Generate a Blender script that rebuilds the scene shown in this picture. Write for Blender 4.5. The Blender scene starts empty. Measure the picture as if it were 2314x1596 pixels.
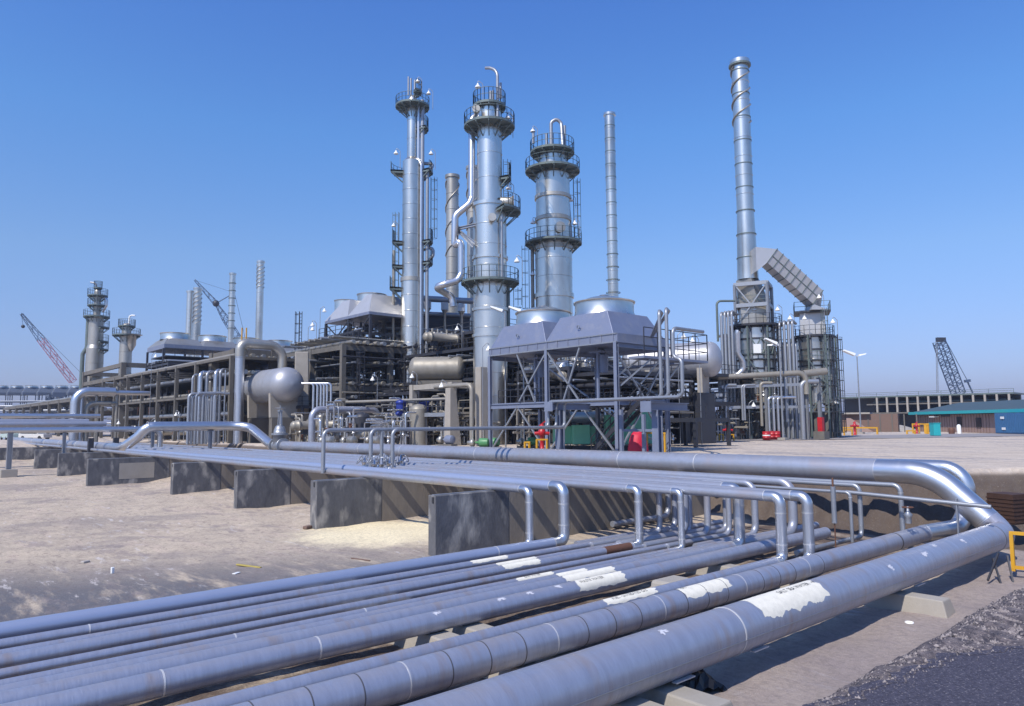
import bpy, math, random
from mathutils import Vector, Matrix
R = random.Random(7)
rad = math.radians
sc = bpy.context.scene
col = sc.collection

# ------------------------------------------------------------------ camera (eye at the origin, X and Y run along the two pipe rows)
AZ, PITCH, ROLL, FPX, W0, H0 = rad(48.3), rad(5.5), rad(0.43), 1650.0, 2314.0, 1596.0
f0 = Vector((math.cos(AZ)*math.cos(PITCH), math.sin(AZ)*math.cos(PITCH), math.sin(PITCH)))
r0 = Vector((math.sin(AZ), -math.cos(AZ), 0))
u0 = r0.cross(f0)
RV = math.cos(ROLL)*r0 - math.sin(ROLL)*u0
UV = math.cos(ROLL)*u0 + math.sin(ROLL)*r0
cam = bpy.data.cameras.new('camera')
cam.sensor_width = 36; cam.lens = FPX/W0*36
cam.clip_start = .1; cam.clip_end = 20000
co = bpy.data.objects.new('camera', cam); col.objects.link(co)
co.matrix_world = Matrix((RV, UV, -f0)).transposed().to_4x4()
sc.camera = co

def P(px, py, X=None, Y=None, Z=None, d=None):
    """world point seen at photo position (px, py) on a given plane or at forward depth d"""
    r = f0 + RV*((px-1157)/FPX) + UV*((798-py)/FPX)
    t = d if d is not None else X/r.x if X is not None else Y/r.y if Y is not None else Z/r.z
    return r*t
def S(d): return d/FPX          # metres per photo pixel at depth d

HAZE = .0004
YARD, LOW, WT, ZS = -2.1, -4.6, -2.52, -4.47

# ------------------------------------------------------------------ mesh helpers
def fillet(pts, br, n=8):
    pts = [Vector(p) for p in pts]
    out = [pts[0]]
    for i in range(1, len(pts)-1):
        a, b, c = pts[i-1], pts[i], pts[i+1]
        u, v = (a-b).normalized(), (c-b).normalized()
        ang = u.angle(v)
        if ang > math.pi-.02: out.append(b); continue
        t = min(br/math.tan(ang/2), (a-b).length*.499, (c-b).length*.499)
        p, q = b+u*t, b+v*t
        rr = t*math.tan(ang/2)
        cen = b+(u+v).normalized()*(rr/math.sin(ang/2))
        e1, e2 = p-cen, q-cen
        tot = e1.angle(e2)
        ax = e1.cross(e2).normalized()
        for k in range(n+1):
            out.append(cen+Matrix.Rotation(tot*k/n, 3, ax)@e1)
    out.append(pts[-1])
    return out

class MB:
    def __init__(s): s.v = []; s.f = []; s.sm = []
    def face(s, idx, smooth=False): s.f.append(idx); s.sm.append(smooth)
    def sweep(s, pts, r, n=12, caps=True):
        pts = [Vector(p) for p in pts]
        m = len(pts)
        rs = r if isinstance(r, (list, tuple)) else [r]*m
        tang = []
        for i in range(m):
            a = pts[max(i-1, 0)]; b = pts[min(i+1, m-1)]
            if 0 < i < m-1:
                t = (pts[i]-a).normalized()+(b-pts[i]).normalized()
                tang.append(t.normalized() if t.length > 1e-6 else (b-a).normalized())
            else: tang.append((b-a).normalized())
        up = Vector((0, 0, 1)) if abs(tang[0].z) < .9 else Vector((1, 0, 0))
        x = tang[0].cross(up).normalized()
        base = len(s.v)
        for i in range(m):
            x = (x-tang[i]*x.dot(tang[i])).normalized()
            y = tang[i].cross(x)
            for k in range(n):
                a = 2*math.pi*k/n
                s.v.append(pts[i]+(x*math.cos(a)+y*math.sin(a))*rs[i])
        for i in range(m-1):
            for k in range(n):
                a = base+i*n+k; b = base+i*n+(k+1) % n
                s.face((a, b, b+n, a+n), True)
        if caps:
            for i, rev in ((0, True), (m-1, False)):
                if rs[i] < 1e-4: continue
                c = len(s.v)
                s.v += [s.v[base+i*n+k].copy() for k in range(n)]
                ids = list(range(c, c+n))
                s.face(ids[::-1] if rev else ids)
        return s
    def tube(s, pts, r, br=None, n=12, nb=8, caps=True):
        return s.sweep(fillet(pts, br if br else r*3, nb) if len(pts) > 2 else pts, r, n, caps)
    def bar(s, p, q, w=.1, h=None, up=None, ext=0):
        p, q = Vector(p), Vector(q); h = h or w
        t = (q-p).normalized(); p = p-t*ext; q = q+t*ext
        up = Vector(up) if up else (Vector((0, 0, 1)) if abs(t.z) < .95 else Vector((0, 1, 0)))
        x = t.cross(up).normalized()*w/2; y = x.cross(t).normalized()*h/2
        b = len(s.v)
        for c in (p, q): s.v += [c-x-y, c+x-y, c+x+y, c-x+y]
        for a in ((3, 2, 1, 0), (4, 5, 6, 7), (0, 1, 5, 4), (1, 2, 6, 5), (2, 3, 7, 6), (3, 0, 4, 7)):
            s.face([b+i for i in a])
        return s
    def ibeam(s, p, q, w=.2, h=.2, t=.02):
        p, q = Vector(p), Vector(q)
        d = (q-p).normalized()
        up = Vector((0, 0, 1)) if abs(d.z) < .95 else Vector((1, 0, 0))
        x = d.cross(up).normalized(); y = x.cross(d).normalized()
        o = y*(h/2-t/2)
        s.bar(p+o, q+o, w, t, y); s.bar(p-o, q-o, w, t, y)
        s.bar(p, q, t, h-2*t-.002, y)
        return s
    def box(s, c, size, rz=0):
        m = Matrix.Rotation(rz, 3, 'Z'); c = Vector(c); b = len(s.v)
        for dz in (-.5, .5):
            for dx, dy in ((-.5, -.5), (.5, -.5), (.5, .5), (-.5, .5)):
                s.v.append(c+m@Vector((dx*size[0], dy*size[1], dz*size[2])))
        for a in ((3, 2, 1, 0), (4, 5, 6, 7), (0, 1, 5, 4), (1, 2, 6, 5), (2, 3, 7, 6), (3, 0, 4, 7)):
            s.face([b+i for i in a])
        return s
    def hull8(s, lo, hi):
        """two quads (4 points each, same winding, seen from outside lo is below)"""
        b = len(s.v); s.v += [Vector(p) for p in lo]+[Vector(p) for p in hi]
        for a in ((3, 2, 1, 0), (4, 5, 6, 7), (0, 1, 5, 4), (1, 2, 6, 5), (2, 3, 7, 6), (3, 0, 4, 7)):
            s.face([b+i for i in a])
        return s
    def lathe(s, c, prof, n=24, axis=(0, 0, 1), a0=0, a1=360, smooth=True):
        """prof: (radius, height along axis) pairs; sharp rings where a pair is repeated"""
        c = Vector(c); ax = Vector(axis).normalized()
        u = Vector((1, 0, 0)) if abs(ax.z) > .9 else Vector((0, 0, 1))
        x = (u-ax*u.dot(ax)).normalized(); y = ax.cross(x)
        full = abs(a1-a0) >= 360
        k = n if full else n+1
        rows = []
        for r, h in prof:
            rows.append(len(s.v))
            for i in range(k):
                a = rad(a0+(a1-a0)*i/n)
                s.v.append(c+ax*h+(x*math.cos(a)+y*math.sin(a))*max(r, .0005))
        for j in range(len(prof)-1):
            if prof[j] == prof[j+1]: continue
            flat = abs(prof[j][1]-prof[j+1][1]) < 1e-6
            for i in range(n):
                a = rows[j]+i; b = rows[j]+(i+1) % k; c2 = rows[j+1]+(i+1) % k; d = rows[j+1]+i
                s.face((a, b, c2, d), smooth and not flat)
        return s
    def ring(s, c, r, tube=.03, axis=(0, 0, 1), n=24, h=None):
        h = h or tube
        return s.lathe(c, [(r-.01, -h/2), (r+tube, -h/2), (r+tube, -h/2), (r+tube, h/2), (r+tube, h/2), (r-.01, h/2)], n, axis)
    def sphere(s, c, r, n=16, m=8, sc3=(1, 1, 1)):
        b = len(s.v); c = Vector(c)
        for j in range(m+1):
            t = math.pi*j/m
            for i in range(n):
                a = 2*math.pi*i/n
                s.v.append(c+Vector((math.sin(t)*math.cos(a)*r*sc3[0], math.sin(t)*math.sin(a)*r*sc3[1], math.cos(t)*r*sc3[2])))
        for j in range(m):
            for i in range(n):
                a = b+j*n+i; a2 = b+j*n+(i+1) % n
                s.face((a, a+n, a2+n, a2), True)
        return s
    def rail(s, pts, h=1.05, step=1.5, r=.03, closed=False, mid=2):
        pts = [Vector(p) for p in pts]
        if closed: pts = pts+[pts[0]]
        for k in range(1, mid+1):
            z = Vector((0, 0, h*k/mid))
            for a, b in zip(pts, pts[1:]): s.bar(a+z, b+z, r*1.6)
        for a, b in zip(pts, pts[1:]):
            L = (b-a).length; n = max(1, round(L/step))
            for i in range(n+1):
                p = a+(b-a)*i/n
                s.bar(p, p+Vector((0, 0, h)), r*1.6)
        return s
    def ladder(s, p, q, out, w=.45, cage=True, r=.03):
        p, q = Vector(p), Vector(q); t = (q-p).normalized(); out = Vector(out).normalized()
        x = t.cross(out).normalized()*w/2
        s.bar(p-x, q-x, r*1.5); s.bar(p+x, q+x, r*1.5)
        L = (q-p).length; n = int(L/.45)
        for i in range(n): c = p+t*(i+.5)*L/n; s.bar(c-x, c+x, r)
        if cage:
            m = max(2, int(L/1.3))
            for i in range(m+1):
                c = p+t*(L*(i+.3)/(m+.6))
                pts = [c+x*1.5*math.cos(a)+out*(.1+.7*math.sin(a)) for a in [math.pi*k/6 for k in range(7)]]
                for a, b in zip(pts, pts[1:]): s.bar(a, b, r*1.4)
            for a in (1, 3, 5):
                o = x*1.5*math.cos(math.pi*a/6)+out*(.1+.7*math.sin(math.pi*a/6))
                s.bar(p+o+t*.5, q+o, r*1.3)
        return s
    def build(s, name, mat, parent=None, bevel=0):
        me = bpy.data.meshes.new(name)
        if parent is None:
            xs = [v.x for v in s.v]; ys = [v.y for v in s.v]; zs = [v.z for v in s.v]
            o0 = Vector(((min(xs)+max(xs))/2, (min(ys)+max(ys))/2, min(zs)))
            base = o0
        else:
            base = Vector((0, 0, 0)); p = parent
            while p: base = base+p.location; p = p.parent
            o0 = Vector((0, 0, 0))
        me.from_pydata([v-base for v in s.v], [], s.f)
        me.polygons.foreach_set('use_smooth', s.sm)
        me.materials.append(mat)
        ob = bpy.data.objects.new(name, me); col.objects.link(ob)
        if parent: ob.parent = parent
        else: ob.location = o0
        if bevel:
            b = ob.modifiers.new('bevel', 'BEVEL'); b.width = bevel; b.segments = 2; b.limit_method = 'ANGLE'
        return ob

def tag(o, label, cat, group=None, kind=None):
    if label: o['label'] = label
    if cat: o['category'] = cat
    if group: o['group'] = group
    if kind: o['kind'] = kind
    return o
def thing(name, label, cat, loc, group=None):
    o = bpy.data.objects.new(name, None); col.objects.link(o); o.location = Vector(loc)
    o.empty_display_size = .2
    return tag(o, label, cat, group)
def solo(mb, name, mat, label, cat, group=None, bevel=0):
    return tag(mb.build(name, mat, bevel=bevel), label, cat, group)
def struct(mb, name, mat): return tag(mb.build(name, mat), None, None, None, 'structure')
def copy_tree(o, loc, rz=None, label=None):
    c = o.copy(); col.objects.link(c); c.location = Vector(loc)
    if rz is not None: c.rotation_euler = (0, 0, rz)
    if label: c['label'] = label
    for ch in o.children:
        d = ch.copy(); col.objects.link(d); d.parent = c
        for g in ch.children:
            e = g.copy(); col.objects.link(e); e.parent = d
    return c
ORD = ['first', 'second', 'third', 'fourth', 'fifth', 'sixth', 'seventh', 'eighth', 'ninth', 'tenth', 'eleventh', 'twelfth', 'thirteenth', 'fourteenth', 'fifteenth', 'sixteenth']

# ------------------------------------------------------------------ materials
def mat(name, c, metal=0, rough=.5, c2=None, scale=1.5, amt=.5, bump=0, bscale=20, stretch=None, c3=None, s3=.3, spec=None, t3=(.52, .68), dust=None):
    m = bpy.data.materials.new(name); m.use_nodes = True
    nt = m.node_tree; N = nt.nodes; L = nt.links
    b = N['Principled BSDF']
    b.inputs['Metallic'].default_value = metal; b.inputs['Roughness'].default_value = rough
    if spec is not None: b.inputs['Specular IOR Level'].default_value = spec
    b.inputs['Base Color'].default_value = (*c, 1)
    if c2 or bump or c3:
        g = N.new('ShaderNodeNewGeometry')
        vec = g.outputs['Position']
        if stretch:
            mp = N.new('ShaderNodeMapping'); mp.inputs['Scale'].default_value = stretch
            L.new(vec, mp.inputs['Vector']); vec = mp.outputs['Vector']
    if c2:
        n = N.new('ShaderNodeTexNoise'); n.inputs['Scale'].default_value = scale; n.inputs['Detail'].default_value = 8; n.inputs['Roughness'].default_value = .65
        L.new(vec, n.inputs['Vector'])
        rp = N.new('ShaderNodeMapRange'); rp.inputs['From Min'].default_value = .5-amt*.4; rp.inputs['From Max'].default_value = .5+amt*.4
        L.new(n.outputs['Fac'], rp.inputs['Value'])
        mx = N.new('ShaderNodeMix'); mx.data_type = 'RGBA'
        mx.inputs['A'].default_value = (*c, 1); mx.inputs['B'].default_value = (*c2, 1)
        L.new(rp.outputs['Result'], mx.inputs['Factor'])
        out = mx.outputs['Result']
        if c3:
            n3 = N.new('ShaderNodeTexNoise'); n3.inputs['Scale'].default_value = s3; n3.inputs['Detail'].default_value = 6
            L.new(vec, n3.inputs['Vector'])
            r3 = N.new('ShaderNodeMapRange'); r3.inputs['From Min'].default_value = t3[0]; r3.inputs['From Max'].default_value = t3[1]
            L.new(n3.outputs['Fac'], r3.inputs['Value'])
            m3 = N.new('ShaderNodeMix'); m3.data_type = 'RGBA'; m3.inputs['B'].default_value = (*c3, 1)
            L.new(out, m3.inputs['A']); L.new(r3.outputs['Result'], m3.inputs['Factor']); out = m3.outputs['Result']
        if dust:        # fine dust that has settled on upward faces
            sn = N.new('ShaderNodeSeparateXYZ'); L.new(g.outputs['Normal'], sn.inputs[0])
            d1 = N.new('ShaderNodeMapRange'); d1.inputs['From Min'].default_value = .72; d1.inputs['From Max'].default_value = 1; d1.inputs['To Max'].default_value = .5
            L.new(sn.outputs['Z'], d1.inputs['Value'])
            dn = N.new('ShaderNodeTexNoise'); dn.inputs['Scale'].default_value = .8; dn.inputs['Detail'].default_value = 8; dn.inputs['Roughness'].default_value = .7
            L.new(g.outputs['Position'], dn.inputs['Vector'])
            d2 = N.new('ShaderNodeMapRange'); d2.inputs['From Min'].default_value = .4; d2.inputs['From Max'].default_value = .65; L.new(dn.outputs['Fac'], d2.inputs['Value'])
            dm = N.new('ShaderNodeMath'); dm.operation = 'MULTIPLY'; L.new(d1.outputs['Result'], dm.inputs[0]); L.new(d2.outputs['Result'], dm.inputs[1])
            d3 = N.new('ShaderNodeMix'); d3.data_type = 'RGBA'; d3.inputs['B'].default_value = (*dust, 1)
            L.new(out, d3.inputs['A']); L.new(dm.outputs[0], d3.inputs['Factor']); out = d3.outputs['Result']
        L.new(out, b.inputs['Base Color'])
        if metal > .2:
            r2 = N.new('ShaderNodeMapRange'); r2.inputs['To Min'].default_value = rough-.07; r2.inputs['To Max'].default_value = rough+.12
            L.new(n.outputs['Fac'], r2.inputs['Value']); L.new(r2.outputs['Result'], b.inputs['Roughness'])
    if bump:
        nb = N.new('ShaderNodeTexNoise'); nb.inputs['Scale'].default_value = bscale; nb.inputs['Detail'].default_value = 6
        L.new(vec, nb.inputs['Vector'])
        bp = N.new('ShaderNodeBump'); bp.inputs['Strength'].default_value = bump; bp.inputs['Distance'].default_value = .05
        L.new(nb.outputs['Fac'], bp.inputs['Height']); L.new(bp.outputs['Normal'], b.inputs['Normal'])
    return m
M = {}
M['pipe'] = mat('aluminium_painted_pipe', (.40, .42, .48), .5, .37, (.28, .295, .34), 3, .8, c3=(.36, .34, .36), s3=.6, dust=(.44, .39, .36))
M['pipe_dusty'] = mat('dusty_aluminium_pipe', (.40, .43, .52), .48, .36, (.27, .29, .36), 2.6, .8, bump=.14, bscale=9, c3=(.34, .28, .26), s3=1.1, stretch=(2.6, .55, .55), t3=(.56, .80), dust=(.44, .375, .34))
M['pipe_blue'] = mat('clean_blue_grey_pipe', (.36, .41, .54), .45, .36, (.31, .36, .48), 2, .8)
M['shiny'] = mat('new_aluminium_cladding', (.62, .63, .65), .9, .3, (.50, .51, .53), 3, .8)
M['clad'] = mat('weathered_aluminium_cladding', (.76, .73, .66), .92, .27, (.55, .53, .48), .9, .9, stretch=(1, 1, .35), c3=(.42, .40, .36), s3=.25)
M['clad_dirty'] = mat('stained_aluminium_cladding', (.52, .49, .43), .75, .40, (.34, .32, .28), .8, .9, stretch=(1, 1, .3), c3=(.30, .27, .22), s3=.3)
M['galv'] = mat('galvanised_steel', (.36, .375, .40), .6, .42, (.25, .265, .29), 1.5, .8)
M['steel_blue'] = mat('blue_grey_painted_steel', (.20, .23, .31), .1, .45, (.15, .17, .235), 1.2, .8)
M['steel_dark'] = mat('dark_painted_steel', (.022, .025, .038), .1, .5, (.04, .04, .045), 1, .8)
M['steel_green'] = mat('green_grey_painted_steel', (.15, .19, .185), .2, .5, (.09, .115, .11), 1, .8)
M['hood'] = mat('galvanised_sheet', (.28, .305, .385), .55, .42, (.22, .24, .31), .8, .8, c3=(.30, .31, .36), s3=1.5)
M['beige_pipe'] = mat('dusty_beige_pipe', (.34, .315, .27), .35, .48, (.22, .20, .165), 1.5, .8)
M['rust'] = mat('rusty_steel', (.16, .075, .045), .1, .7, (.09, .04, .025), 6, .8, bump=.2, bscale=60)
M['ring_dark'] = mat('dark_band', (.10, .10, .11), .3, .5)
M['ring_light'] = mat('bare_metal_band', (.60, .59, .58), .4, .45)
M['vessel_grey'] = mat('matt_silver_painted_vessel', (.42, .425, .45), .45, .42, (.34, .345, .37), 1.5, .8)
M['concrete'] = mat('stained_concrete_wall', (.16, .158, .163), 0, .85, (.05, .052, .062), 2.3, .8, bump=.3, bscale=14, stretch=(1, 1, .5), c3=(.36, .34, .31), s3=1.3)
M['concrete_tan'] = mat('tan_newer_concrete', (.27, .235, .195), 0, .85, (.15, .13, .11), 1.0, .65, bump=.3, bscale=14, stretch=(1, 1, .35))
M['concrete_pale'] = mat('pale_concrete', (.36, .33, .29), 0, .85, (.27, .245, .21), 1.2, .8, bump=.15, bscale=15)
M['concrete_frame'] = mat('dusty_concrete_frame', (.17, .155, .135), 0, .85, (.07, .065, .058), .8, .9, stretch=(1, 1, .4))
M['paint_white'] = mat('white_paint', (.82, .78, .66), 0, .65, (.62, .59, .50), 7, .7, bump=.15, bscale=60)
M['scuff'] = mat('scuffed_paint', (.58, .58, .62), .1, .6)
M['black'] = mat('black_lettering', (.03, .03, .035), 0, .6)
M['white'] = mat('white_enamel', (.78, .78, .76), 0, .4)
M['yellow'] = mat('yellow_paint', (.62, .33, .015), 0, .5, (.50, .26, .02), 2, .7)
M['faded_yellow'] = mat('faded_yellow_timber', (.42, .33, .07), 0, .8, (.30, .24, .08), 9, .8)
M['red'] = mat('red_paint', (.45, .015, .02), 0, .4, (.36, .012, .018), 2, .6)
M['red_cloth'] = mat('red_tarpaulin', (.50, .012, .04), 0, .6)
M['mint'] = mat('mint_green_paint', (.16, .50, .33), 0, .45, (.13, .42, .28), 1, .6)
M['green'] = mat('green_machine_paint', (.08, .27, .10), 0, .45, (.06, .19, .08), 2, .6)
M['blue_motor'] = mat('deep_blue_paint', (.012, .03, .22), 0, .4)
M['blue_wall'] = mat('blue_container_paint', (.045, .15, .31), 0, .55, (.035, .115, .25), 1, .7)
M['teal'] = mat('teal_paint', (.02, .36, .38), 0, .5)
M['roof_green'] = mat('dark_green_roof', (.045, .075, .085), 0, .6, (.06, .085, .095), .6, .7)
M['timber'] = mat('pink_brown_cladding', (.34, .235, .20), 0, .8, (.24, .165, .145), 1.2, .9, stretch=(2, 2, .3))
M['wood'] = mat('old_timber', (.20, .13, .10), 0, .85, (.11, .07, .055), 8, .8, stretch=(1, 1, 1))
M['orange'] = mat('orange_paint', (.50, .14, .02), 0, .5)
M['crane_red'] = mat('faded_red_crane_paint', (.30, .06, .08), 0, .5)
M['crane_blue'] = mat('dark_blue_crane_paint', (.05, .08, .14), 0, .5)
M['glass'] = mat('dark_glass', (.02, .025, .03), 0, .1)
M['tyre'] = mat('black_rubber', (.02, .02, .02), 0, .8)
M['car_green'] = mat('pale_green_car_paint', (.40, .50, .46), 0, .25)
M['car_white'] = mat('cream_car_paint', (.62, .60, .56), 0, .25)
M['brown_metal'] = mat('brown_corrugated_steel', (.075, .038, .025), .2, .7, (.045, .022, .015), 4, .8)
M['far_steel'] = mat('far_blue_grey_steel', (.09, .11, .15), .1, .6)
M['duct'] = mat('dull_duct_plate', (.52, .52, .53), .5, .42, (.42, .42, .42), .7, .8)
M['debris'] = mat('grey_cardboard', (.36, .33, .30), 0, .8)
M['plastic_black'] = mat('black_plastic_sheet', (.012, .012, .014), 0, .45)

# ------------------------------------------------------------------ world, sun
SUN_EL, SUN_TURN = 48.0, 13.0     # light travels towards +X, turned a little towards +Y
trav = Vector((math.cos(rad(SUN_EL))*math.cos(rad(SUN_TURN)), math.cos(rad(SUN_EL))*math.sin(rad(SUN_TURN)), -math.sin(rad(SUN_EL))))
sl = bpy.data.lights.new('sun', 'SUN'); sl.energy = 5.0; sl.angle = rad(.5); sl.color = (1, .93, .83)
so = bpy.data.objects.new('sun', sl); col.objects.link(so)
so.rotation_euler = trav.to_track_quat('-Z', 'Y').to_euler()
w = bpy.data.worlds.new('World'); sc.world = w; w.use_nodes = True
N = w.node_tree.nodes; L = w.node_tree.links
sky = N.new('ShaderNodeTexSky'); sky.sky_type = 'NISHITA'; sky.sun_disc = False
sky.sun_elevation = rad(SUN_EL)
sdir = -trav
sky.sun_rotation = math.atan2(sdir.x, sdir.y)
sky.altitude = 0; sky.air_density = 1.0; sky.dust_density = .6; sky.ozone_density = 5.0
tc = N.new('ShaderNodeTexCoord'); sep = N.new('ShaderNodeSeparateXYZ'); L.new(tc.outputs['Generated'], sep.inputs[0])
cr = N.new('ShaderNodeValToRGB')          # deeper, bluer air than the standard sky, thick lavender haze low down
el_ = cr.color_ramp.elements
for i, (p, c) in enumerate(((0, (.40, .37, .55)), (.05, (.43, .415, .58)), (.11, (.48, .48, .61)), (.21, (.54, .59, .68)), (.37, (.45, .66, .85)), (.52, (.38, .60, .92)), (1, (.36, .58, .9)))):
    e = el_[i] if i < 2 else el_.new(.99)
    e.position = p; e.color = (*c, 1)
L.new(sep.outputs['Z'], cr.inputs['Fac'])
vm = N.new('ShaderNodeVectorMath'); vm.operation = 'MULTIPLY'; L.new(sky.outputs['Color'], vm.inputs[0]); L.new(cr.outputs['Color'], vm.inputs[1])
vs = N.new('ShaderNodeVectorMath'); vs.operation = 'SCALE'; vs.inputs['Scale'].default_value = 2.0; L.new(vm.outputs[0], vs.inputs[0])
L.new(vs.outputs[0], N['Background'].inputs['Color'])
N['Background'].inputs['Strength'].default_value = .118
sc.view_settings.view_transform = 'Standard'; sc.view_settings.look = 'None'
sc.view_settings.exposure = .0; sc.view_settings.gamma = 1
# ================================================================== GROUND
def sst(a, b, x):
    t = max(0., min(1., (x-a)/(b-a))); return t*t*(3-2*t)
def hsh(x, y, s):
    return math.sin(x*s*1.7+y*s*.6+1.3)*math.cos(y*s*1.3-x*s*.45+.7)
def ground(X, Y):
    near = sst(125, 100, Y)*sst(-160, -60, X)*sst(-60, -20, Y)
    z = LOW
    # yard level beyond the pipe row: an earth bank
    edge = 33.4+.5*hsh(X, Y, .6)+.22*math.sin(Y*4.3+1)+.14*math.sin(Y*9.7)+3.5*sst(12, 7, Y)+14*sst(6, -4, Y)
    b = sst(edge, edge+1.3, X)*.55+sst(edge+1.5, edge+2.7, X)*.45
    if Y > 30: b = sst(32.6, 33.8, X)
    # sand banked up between the farther walls
    z += 1.1*sst(45, 66, Y)*sst(16, 25, X)*sst(115, 90, Y)
    z += .25*sst(24, 40, Y)*sst(16.5, 21, X)*(.5+.5*math.sin(Y*.58))
    # mud verge rising to the road
    z -= .28*sst(20.6, 18.9, Y)
    z += .9*sst(6.5, 5.0, Y)
    z += .05*hsh(X, Y, .35)+.035*hsh(X, Y, 1.1)
    z = z*(1-b)+(YARD+.02*hsh(X, Y, .5))*b
    if Y > 100 or X < -60 or Y < -20: z = z*near+YARD*(1-near) if near < 1 else z
    return z
def axis(fine0, fine1, step, far):
    a = [fine0]
    while a[-1] < fine1: a.append(a[-1]+step)
    s = step
    while a[-1] < far: s *= 1.28; a.append(a[-1]+s)
    s = step; lo = [fine0]
    while lo[-1] > -far: s *= 1.28; lo.append(lo[-1]-s)
    return lo[:0:-1]+a
gx, gy = axis(-6, 40, .33, 2400), axis(3, 72, .33, 2400)
g = MB()
for y in gy:
    for x in gx: g.v.append(Vector((x, y, ground(x, y)-.03*(abs(hsh(x, y, 3.1))))))
nx = len(gx)
for j in range(len(gy)-1):
    for i in range(nx-1):
        a = j*nx+i; g.face((a, a+1, a+1+nx, a+nx), True)
def ground_mat():
    m = bpy.data.materials.new('sand_and_clay'); m.use_nodes = True
    nt = m.node_tree; N = nt.nodes; L = nt.links; b = N['Principled BSDF']
    b.inputs['Roughness'].default_value = .95; b.inputs['Specular IOR Level'].default_value = .1
    pos = N.new('ShaderNodeNewGeometry').outputs['Position']
    sx = N.new('ShaderNodeSeparateXYZ'); L.new(pos, sx.inputs[0])
    def noise(s, det=8, ro=.6, st=None):
        n = N.new('ShaderNodeTexNoise'); n.inputs['Scale'].default_value = s; n.inputs['Detail'].default_value = det; n.inputs['Roughness'].default_value = ro
        v = pos
        if st:
            mp = N.new('ShaderNodeMapping'); mp.inputs['Scale'].default_value = st; mp.inputs['Rotation'].default_value = (0, 0, rad(-41))
            L.new(pos, mp.inputs['Vector']); v = mp.outputs['Vector']
        L.new(v, n.inputs['Vector']); return n.outputs['Fac']
    def ramp(v, a, b2):
        r = N.new('ShaderNodeMapRange'); r.inputs['From Min'].default_value = a; r.inputs['From Max'].default_value = b2; r.interpolation_type = 'SMOOTHSTEP'
        L.new(v, r.inputs['Value']); return r.outputs['Result']
    def mix(f, a, b2):
        x = N.new('ShaderNodeMix'); x.data_type = 'RGBA'
        for k, v in (('A', a), ('B', b2)):
            if isinstance(v, tuple): x.inputs[k].default_value = (*v, 1)
            else: L.new(v, x.inputs[k])
        if isinstance(f, float): x.inputs['Factor'].default_value = f
        else: L.new(f, x.inputs['Factor'])
        return x.outputs['Result']
    def mul(a, b2):
        x = N.new('ShaderNodeMath'); x.operation = 'MULTIPLY'
        for i, v in enumerate((a, b2)):
            if isinstance(v, float): x.inputs[i].default_value = v
            else: L.new(v, x.inputs[i])
        return x.outputs[0]
    big = noise(.16, 6); midn = noise(.9, 8, .7); fine = noise(7, 8, .75); strk = noise(.5, 7, .65, (2.6, .55, 1))
    sand = mix(ramp(midn, .35, .68), (.53, .44, .335), (.43, .355, .28))
    sand = mix(mul(mul(ramp(strk, .5, .66), .6), ramp(sx.outputs['Y'], 14.0, 23.0)), sand, (.54, .43, .345))
    # damp grey clay towards the pipes on the left
    dist = N.new('ShaderNodeMath'); dist.operation = 'MULTIPLY_ADD'; L.new(sx.outputs['Y'], dist.inputs[0]); dist.inputs[1].default_value = 1.0
    mm = N.new('ShaderNodeMath'); mm.operation = 'MULTIPLY'; L.new(sx.outputs['X'], mm.inputs[0]); mm.inputs[1].default_value = .55; L.new(mm.outputs[0], dist.inputs[2])
    wet = mul(ramp(dist.outputs[0], 35.0, 25.0), ramp(sx.outputs['Y'], 15.0, 20.0))
    sand = mix(mul(wet, ramp(strk, .30, .50)), sand, (.13, .13, .145))
    sand = mix(mul(ramp(big, .52, .62), .55), sand, (.26, .225, .21))
    # whitish salt crusts, pebbly dark patches
    salt = mul(ramp(noise(1.1, 9, .72, (2.2, .5, 1)), .56, .64), ramp(noise(.25, 4), .45, .6))
    sand = mix(mul(salt, .75), sand, (.60, .55, .52))
    sand = mix(mul(ramp(noise(2.3, 9, .8, (1.6, .7, 1)), .52, .62), .55), sand, (.20, .16, .145))
    sand = mix(mul(ramp(noise(.55, 7, .7, (1.5, .6, 1)), .55, .63), .5), sand, (.25, .21, .205))
    # brown dirt between the low pipes, darkened to paint in their shade, grey silt on the road side
    dirt_shade = mul(ramp(sx.outputs['Y'], 8.4, 9.2), ramp(sx.outputs['Y'], 19.6, 18.9))
    sand = mix(mul(dirt_shade, ramp(midn, .25, .6)), sand, (.115, .085, .07))
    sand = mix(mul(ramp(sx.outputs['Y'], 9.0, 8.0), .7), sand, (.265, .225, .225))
    # pale spill of fresh sand beside the second wall
    px = N.new('ShaderNodeVectorMath'); px.operation = 'DISTANCE'; L.new(pos, px.inputs[0]); px.inputs[1].default_value = (17.2, 27.6, -4.6)
    ad = N.new('ShaderNodeMath'); ad.operation = 'ADD'; L.new(px.outputs['Value'], ad.inputs[0])
    n5 = mul(midn, 3.0); L.new(n5, ad.inputs[1])
    sand = mix(ramp(ad.outputs[0], 6.3, 3.8), sand, (.80, .69, .46))
    # yard beyond the pipes: paler dust with grey tyre streaks
    yard = mix(ramp(strk, .38, .62), (.47, .395, .325), (.58, .50, .42))
    yard = mix(mul(ramp(noise(.22, 8, .7, (3.2, .5, 1)), .5, .62), .85), yard, (.27, .25, .26))
    isy = ramp(sx.outputs['Z'], -2.75, -2.25)
    cl = mix(isy, sand, yard)
    # cut earth of the bank
    cut = mul(ramp(sx.outputs['X'], 32.3, 33.3), ramp(sx.outputs['Z'], -2.2, -2.45))
    cl = mix(mul(cut, .92), cl, (.095, .074, .062))
    cl = mix(mul(ramp(fine, .42, .64), .30), cl, (.12, .105, .10))
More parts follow.
